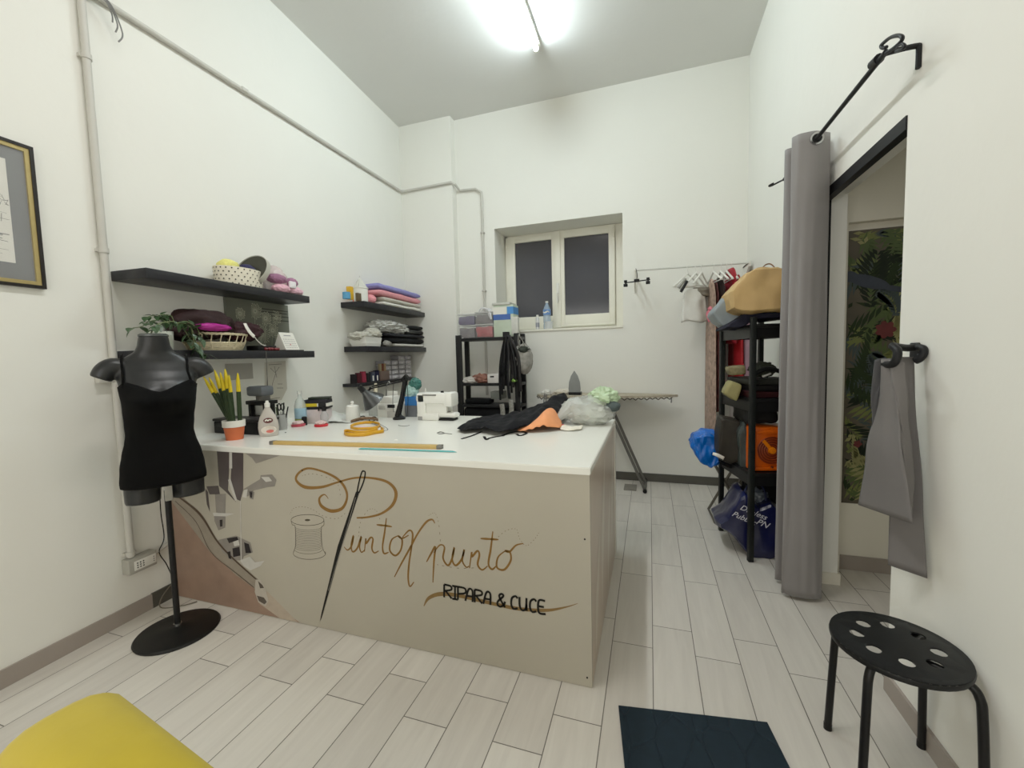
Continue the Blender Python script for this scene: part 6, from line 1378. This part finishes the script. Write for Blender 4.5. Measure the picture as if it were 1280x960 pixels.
# tie-back hook with a folded grey cloth
hk = thing('tieback_hook', 'black curved hook on the right wall holding the grey cloth strip', 'hook', (XR, 1.82, 1.32))
b = B(); b.tube(smooth_path([pX(1106, 455, .765), pX(1115, 455.5, .77), pX(1121, 448, .775), pX(1121.5, 438, .778), pX(1116, 432.5, .78), pX(1122, 433.5, .80), pX(1134, 435, .84), pX(1147, 434, .872)], 7), .0125, 10)
b.tube(smooth_path([pX(1147, 434, .868), pX(1153.5, 436, .872), pX(1154, 442, .872), pX(1150, 448, .866), pX(1144, 451, .858)], 6), .0125, 10); obj('hook', b, IRON, hk)
b = B(); b.box((XR - .004, 1.83, 1.33), (.008, .05, .06), bev=.003); obj('wall_plate', b, IRON, hk)
tw = thing('cloth_strip', 'grey curtain offcut folded over the black hook, two tails hanging', 'cloth', (.80, 1.82, .6))
def sheet(pxs, seed, nu=16, nv=30):
    """four corners (top-left, top-right, bottom-right, bottom-left), each (px, py, x)"""
    c4 = [pX(px, py, x) for px, py, x in pxs]; b = B()
    def f(u, v):
        a = c4[0].lerp(c4[1], u); d = c4[3].lerp(c4[2], u); p = a.lerp(d, v)
        w = noise.noise(Vector((u * 2 + seed, v * 2.5, seed))) * .02 * math.sin(PI * min(1, v * 1.3)) + .02 * math.sin(PI * u) * (1 - v)
        return p + Vector((-w, -w * .3, 0))
    b.grid(f, nu, nv); return b
SD = [('SOLIDIFY', dict(thickness=.003, offset=0))]
TG_ = M('strip_grey', (112, 109, 108), .8, var=.05, scale=5)
obj('front_tail', sheet([(1106, 450, .775), (1114, 448, .775), (1141, 655, .79), (1073, 631, .745)], 1), TG_, tw, ang=180, mods=SD)
obj('front_tail_side', sheet([(1113, 449, .776), (1131, 452, .80), (1143, 600, .83), (1139, 654, .795)], 3), TG_, tw, ang=180, mods=SD)
obj('rear_tail', sheet([(1118, 446, .80), (1142, 446, .862), (1159, 723, .868), (1110, 706, .80)], 2), TG_, tw, ang=180, mods=SD)
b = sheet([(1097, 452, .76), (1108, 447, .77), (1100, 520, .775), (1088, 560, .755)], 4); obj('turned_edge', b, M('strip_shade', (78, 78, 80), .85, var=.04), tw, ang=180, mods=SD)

# ================================================================== WALLPAPER PANEL IN THE SIDE ROOM
YW = 2.976
wp = thing('wallpaper_panel', 'dark tropical leaf wallpaper panel seen through the doorway', 'wallpaper', (1.6, YW, 1.2))
w0, w1 = pY(1061, 289, YW), pY(1048, 628, YW); X0, X1, ZW0, ZW1 = w1.x + .01, 2.3, w1.z, w0.z
b = B(); b.span((X0, YW, ZW0), (X1, YW + .003, ZW1)); obj('paper', b, M('wallpaper_ground', (92, 86, 74), .6, var=.25, scale=5), wp)
PALS = [(50, 62, 42), (84, 98, 60), (118, 124, 78), (150, 148, 108), (70, 80, 80), (40, 48, 38)]
lm = [M('wallpaper_leaf_%d' % i, c, .6, var=.12, scale=14) for i, c in enumerate(PALS)]
b = B(); r2 = random.Random(11)
def inW(p): return X0 + .003 < p.x < X1 - .003 and ZW0 + .003 < p.z < ZW1 - .003
for k in range(250):
    c = Vector((r2.uniform(X0 - .05, X1), YW - .0004 - k * .000012, r2.uniform(ZW0, ZW1))); a = r2.uniform(0, 2 * PI); L0 = r2.uniform(.18, .38); b.m = r2.randrange(6); curl = r2.uniform(-1.2, 1.2); pos = c
    for i in range(12):
        a2 = a + curl * i / 12; pos = pos + Vector((math.cos(a2), 0, math.sin(a2))) * L0 / 12
        for s in (-1, 1):
            l = L0 * .42 * math.sin(PI * (i + 1.5) / 14); a3 = a2 + s * .75; tip = pos + Vector((math.cos(a3), 0, math.sin(a3))) * l; nn = Vector((-math.sin(a3), 0, math.cos(a3))) * .011; mid = pos.lerp(tip, .5)
            ps = [pos, mid + nn, tip, mid - nn]
            if all(inW(p) for p in ps): b.face(ps)
obj('leaf_print', b, lm, wp, smooth=False)
b = B(); bc2 = pY(1085, 352, YW - .0042)
def EL(b, c, ru, rv, rot=0): 
    ps = [c + Vector((ru * math.cos(t) * math.cos(rot) - rv * math.sin(t) * math.sin(rot), 0, ru * math.cos(t) * math.sin(rot) + rv * math.sin(t) * math.cos(rot))) for t in [2 * PI * i / 16 for i in range(16)]]
    b.face([Vector((min(max(p.x, X0 + .003), X1), p.y, p.z)) for p in ps])
EL(b, bc2, .11, .035, -.35); EL(b, bc2 + Vector((-.09, -.0002, .035)), .04, .032, 0); EL(b, bc2 + Vector((.13, -.0002, -.05)), .09, .016, -.25); obj('bird_print', b, M('print_slate_blue', (58, 64, 76), .6, var=.1), wp, smooth=False)
b = B(); c = pY(1107, 412, YW - .0044)
for i in range(7): EL(b, c + Vector((.026 * math.cos(i * .9), -.0001 * i, .026 * math.sin(i * .9))), .026, .017, i * .9)
c = pY(1072, 555, YW - .0044)
for i in range(5): EL(b, c + Vector((.012 * math.cos(i * 1.25), -.0001 * i, .012 * math.sin(i * 1.25))), .012, .008, i)
obj('flower_print', b, M('print_red', (104, 48, 48), .6, var=.2), wp, smooth=False)

# ================================================================== STOOL, MAT, ARMCHAIR, PICTURE
sc0 = Vector((.712, 1.515, 0)); SH = .45
stl = thing('round_stool', 'black round stool with eight holes in its seat and four bent tube legs', 'stool', sc0)
b = B(); NO, HR, HR0 = 64, .0165, .094
# perforated disc: radial grid around each hole made with a boolean-free cell layout
def disc(b, z, flip):
    holes = [(HR0 * math.cos(PI / 8 + i * PI / 4), HR0 * math.sin(PI / 8 + i * PI / 4)) for i in range(8)]
    V = {}
    def ring_pts(fn, n): return [b.bm.verts.new(sc0 + Vector((*fn(i), z))) for i in range(n)]
    return holes
holes = [(HR0 * math.cos(PI / 8 + i * PI / 4 + .2), HR0 * math.sin(PI / 8 + i * PI / 4 + .2)) for i in range(8)]
R_S = .163
sec = PI / 8; rings_h = {}
for (zt_, sgn) in ((SH, 1), (SH - .004, -1)):
    for i, (hx, hy) in enumerate(holes):
        a0 = PI / 8 + i * PI / 4 + .2
        # outline of the 45 degree cell, sampled so it matches its neighbours
        cell = []
        for s_k in range(7): a = a0 - sec + 2 * sec * s_k / 6; cell.append((R_S * math.cos(a), R_S * math.sin(a)))
        for s_k in range(1, 5): r = R_S + (.045 - R_S) * s_k / 4; cell.append((r * math.cos(a0 + sec), r * math.sin(a0 + sec)))
        for s_k in range(1, 4): a = a0 + sec - 2 * sec * s_k / 3; cell.append((.045 * math.cos(a), .045 * math.sin(a)))
        for s_k in range(1, 4): r = .045 + (R_S - .045) * s_k / 4; cell.append((r * math.cos(a0 - sec), r * math.sin(a0 - sec)))
        n = len(cell); O = [b.bm.verts.new(sc0 + Vector((x, y, zt_ - .006 * max(0, (math.hypot(x, y) - .14) / .023) * (sgn > 0)))) for x, y in cell]; I = []
        for x, y in cell:
            a = math.atan2(y - hy, x - hx); I.append(b.bm.verts.new(sc0 + Vector((hx + HR * 1.15 * math.cos(a), hy + HR * 1.15 * math.sin(a), zt_))))
        for k in range(n): b.bm.faces.new([O[k], O[(k + 1) % n], I[(k + 1) % n], I[k]])
        rings_h.setdefault(i, []).append(I)
    b.bm.faces.new([b.bm.verts.new(sc0 + Vector((.045 * math.cos(PI / 8 * 0 + .2 + 2 * PI * k / 24), .045 * math.sin(.2 + 2 * PI * k / 24), zt_))) for k in range(24)])
for i in range(8):
    A, D = rings_h[i]
    for k in range(len(A)): b.bm.faces.new([A[k], A[(k + 1) % len(A)], D[(k + 1) % len(A)], D[k]])
b.lathe([(R_S, SH - .006), (R_S + .002, SH - .012), (R_S, SH - .022), (R_S - .006, SH - .022), (R_S - .004, SH - .012)], sc0, 48, cap=False)
bmesh.ops.remove_doubles(b.bm, verts=b.bm.verts, dist=.0006)
obj('seat', b, M('stool_black', (27, 28, 29), .45, var=.06, scale=30, bump=.05, bscale=300), stl)
feet = [(.597, 1.668), (.866, 1.676), (.862, 1.386), (.588, 1.40)]
for x, y in feet:
    f = Vector((x, y, 0)); dv = (f - sc0); dv.z = 0; u = dv.normalized(); rt = dv.length
    b = B(); b.tube(smooth_path([sc0 + u * .05 + Vector((0, 0, SH - .024)), sc0 + u * .11 + Vector((0, 0, SH - .024)), sc0 + u * (rt * .78) + Vector((0, 0, SH - .03)), sc0 + u * (rt * .88) + Vector((0, 0, SH - .055)), sc0 + u * (rt * .92) + Vector((0, 0, SH - .12)), f + Vector((0, 0, .012))], 6), .0115, 12); lg = obj('leg', b, BLACKMETAL, stl)
    b = B(); b.tube([f + Vector((0, 0, .0)), f + Vector((0, 0, .022))], .0128, 12); obj('rubber_foot', b, BLACKPL, lg)
# floor mat
mu, mv = Vector((.989, .149, 0)), Vector((.149, -.989, 0)); mo = Vector((-.117, 1.551, 0))
b = B(); b.prism([mo, mo + mu * .522, mo + mu * .522 + mv * .8, mo + mv * .8], (0, 0, .008))
mt = M('mat_dark_teal', (30, 42, 50), .9, var=.12, scale=30, bump=.15, bscale=200)
nt = mt.node_tree; pb = nt.nodes['Principled BSDF']
vz = nt.nodes.new('ShaderNodeTexVoronoi'); vz.feature = 'DISTANCE_TO_EDGE'; vz.inputs['Scale'].default_value = 7
tc = nt.nodes.new('ShaderNodeTexCoord'); mp = nt.nodes.new('ShaderNodeMapping'); mp.inputs['Scale'].default_value = (1.6, .7, 1); nt.links.new(tc.outputs['Object'], mp.inputs[0]); nt.links.new(mp.outputs[0], vz.inputs['Vector'])
rp = nt.nodes.new('ShaderNodeValToRGB'); rp.color_ramp.elements[0].position = 0; rp.color_ramp.elements[1].position = .05; nt.links.new(vz.outputs['Distance'], rp.inputs[0])
bp = nt.nodes.new('ShaderNodeBump'); bp.inputs['Strength'].default_value = .5; bp.inputs['Distance'].default_value = .01; nt.links.new(rp.outputs[0], bp.inputs['Height']); nt.links.new(bp.outputs[0], pb.inputs['Normal'])
solo('door_mat', b, mt, 'dark teal floor mat with an embossed vein pattern on the tiles', 'mat')
# yellow velvet seat in the near left corner
ya_ = math.radians(-9.6); yc_ = Vector((-1.03, .50, 0)); yu, yv = Vector((math.cos(ya_), math.sin(ya_), 0)), Vector((math.sin(ya_), -math.cos(ya_), 0))
ac = thing('armchair', 'yellow velvet armchair, only its rounded back corner in view', 'armchair', yc_ + yu * .3 + yv * .3, ya_)
YV = M('yellow_velvet', (182, 164, 18), .9, var=.07, scale=8, sheen=.15, bump=.15, bscale=14)
def ybox(b, u0, u1, v0, v1, z0, z1, bev): return b.box(yc_ + yu * (u0 + u1) / 2 + yv * (v0 + v1) / 2 + Vector((0, 0, (z0 + z1) / 2)), (u1 - u0, v1 - v0, z1 - z0), rz=ya_, bev=bev, seg=5)
b = B(); ybox(b, -.09, .51, -.03, .16, .2, .73, .075)
for v in b.bm.verts: 
    w = v.co - yc_; uu = w.dot(yu); v.co += Vector((0, 0, -.03 * ((uu - .22) / .26) ** 2 * (v.co.z > .5))) - yu * (.17 * (.7 - v.co.z) if uu < .2 else 0) + yu * (.10 * (.7 - v.co.z) if uu > .3 else 0)
obj('backrest', b, YV, ac)
b = B(); ybox(b, .0, .48, .14, .6, .22, .42, .05); obj('seat', b, YV, ac)
for u in (-.1, .46):
    b = B(); ybox(b, u, u + .1, .0, .6, .2, .55, .045); obj('armrest', b, YV, ac)
for u, v in ((.0, .05), (.48, .05), (.0, .54), (.48, .54)):
    b = B(); q0 = yc_ + yu * u + yv * v; b.tube([q0 + Vector((0, 0, 0)), q0 + Vector((0, 0, .22))], [.012, .02], 12); obj('leg', b, M('leg_wood', (120, 84, 52), .5), ac)
# framed print
fr = thing('framed_print', 'framed monochrome drawing with dark mat on the left wall near the camera', 'picture', WL(.92, .01, 2.0))
y1_, z0_, z1_ = 1.171, 1.705, 2.328; y0_ = y1_ - .48
def frm(b, i, d0, d1, w):
    WLbox(b, y0_ + i, y0_ + i + w, d0, d1, z0_ + i, z1_ - i); WLbox(b, y1_ - i - w, y1_ - i, d0, d1, z0_ + i, z1_ - i)
    WLbox(b, y0_ + i + w, y1_ - i - w, d0, d1, z0_ + i, z0_ + i + w); WLbox(b, y0_ + i + w, y1_ - i - w, d0, d1, z1_ - i - w, z1_ - i)
b = B(); frm(b, 0, .001, .022, .014); obj('frame', b, M('frame_black', (40, 36, 34), .4, var=.05), fr)
b = B(); frm(b, .014, .001, .018, .016); obj('gilt_slip', b, M('frame_gold', (176, 160, 116), .4, .4, var=.08), fr)
b = B(); WLbox(b, y0_ + .03, y1_ - .03, .001, .008, z0_ + .03, z1_ - .03); obj('mat_board', b, M('mat_slate', (92, 94, 94), .5, var=.04), fr)
b = B(); WLbox(b, y0_ + .12, y1_ - .088, .008, .0095, z0_ + .10, z1_ - .085); s_ = obj('drawing', b, M('drawing_paper', (216, 214, 206), .7, var=.02), fr)
b = B(); r3 = random.Random(5)
for k in range(70):
    y = r3.uniform(y0_ + .13, y1_ - .10); z = 2.03 + r3.uniform(-.06, .09) * (1 if k % 3 else .4); a = r3.uniform(-.8, .8) + PI / 2 * (k % 2); l = r3.uniform(.02, .06)
    e = min(y1_ - .092, max(y0_ + .125, y + l * math.cos(a))); b.ribbon([WL(y, .0102, z), WL(e, .0102, z + l * math.sin(a) * .6)], r3.uniform(.001, .003), (1, 0, 0))
for k in range(26):
    y = r3.uniform(y0_ + .13, y1_ - .14); z = r3.uniform(1.84, 1.96); b.ribbon([WL(y, .0102, z), WL(min(y1_ - .092, y + r3.uniform(.02, .07)), .0102, z + r3.uniform(-.006, .006))], r3.uniform(.001, .004), (1, 0, 0))
obj('ink_lines', b, M('drawing_ink', (110, 108, 104), .7, var=0), s_, smooth=False)
b = B(); WLbox(b, y0_ + .03, y1_ - .03, .0125, .0145, z0_ + .03, z1_ - .03); obj('glass', b, M('picture_glass', (240, 240, 240), .04, var=0, alpha=.08), fr)

# ================================================================== LIGHT, CAMERA
w = bpy.data.worlds.new('night'); bpy.context.scene.world = w; w.use_nodes = True
w.node_tree.nodes['Background'].inputs[0].default_value = (.02, .022, .03, 1); w.node_tree.nodes['Background'].inputs[1].default_value = 1
def lamp(name, kind, loc, energy, size, rot=(0, 0, 0), col=(1, 1, 1), sy=None):
    l = bpy.data.lights.new(name, kind); l.energy = energy; l.color = col
    if kind == 'AREA':
        l.size = size
        if sy: l.shape = 'RECTANGLE'; l.size_y = sy
    o = bpy.data.objects.new(name, l); C.objects.link(o); o.location = loc; o.rotation_euler = rot; return o
lamp('rear_fill_light', 'AREA', (-.9, -1.66, 1.5), 35, 2.6, rot=(PI / 2, 0, 0), col=(1, .97, .92), sy=2.2)  # added soft fill behind the camera for the low walls; no window there
lamp('overhead_fill_light', 'AREA', (-.9, 1.2, ZC - .08), 32, .12, col=(1, .98, .95), sy=1.2)  # unseen overhead fill added to lift the near walls; no fixture modelled
lamp('side_room_fill', 'AREA', (2.0, 1.6, 2.7), 3.4, .4, col=(.97, 1, .95))  # unseen fill added so the side room does not go dark
cd = bpy.data.cameras.new('camera'); cam = bpy.data.objects.new('camera', cd); C.objects.link(cam)
cd.sensor_width = 36; cd.sensor_fit = 'HORIZONTAL'; cd.lens = 36 * F_PX / 1280; cd.clip_start = .02
m = Matrix.Identity(4)
for i in range(3): m[i][0] = ROWS[i][0]; m[i][1] = -ROWS[i][1]; m[i][2] = -ROWS[i][2]
m.translation = CAM; cam.matrix_world = m
sc = bpy.context.scene; sc.camera = cam
sc.view_settings.view_transform = 'Standard'; sc.view_settings.look = 'None'; sc.view_settings.exposure = 0; sc.view_settings.gamma = 1.15
sc.cycles.max_bounces = 10; sc.cycles.diffuse_bounces = 6; sc.cycles.transparent_max_bounces = 24; sc.cycles.caustics_reflective = False; sc.cycles.caustics_refractive = False; sc.cycles.sample_clamp_indirect = 6
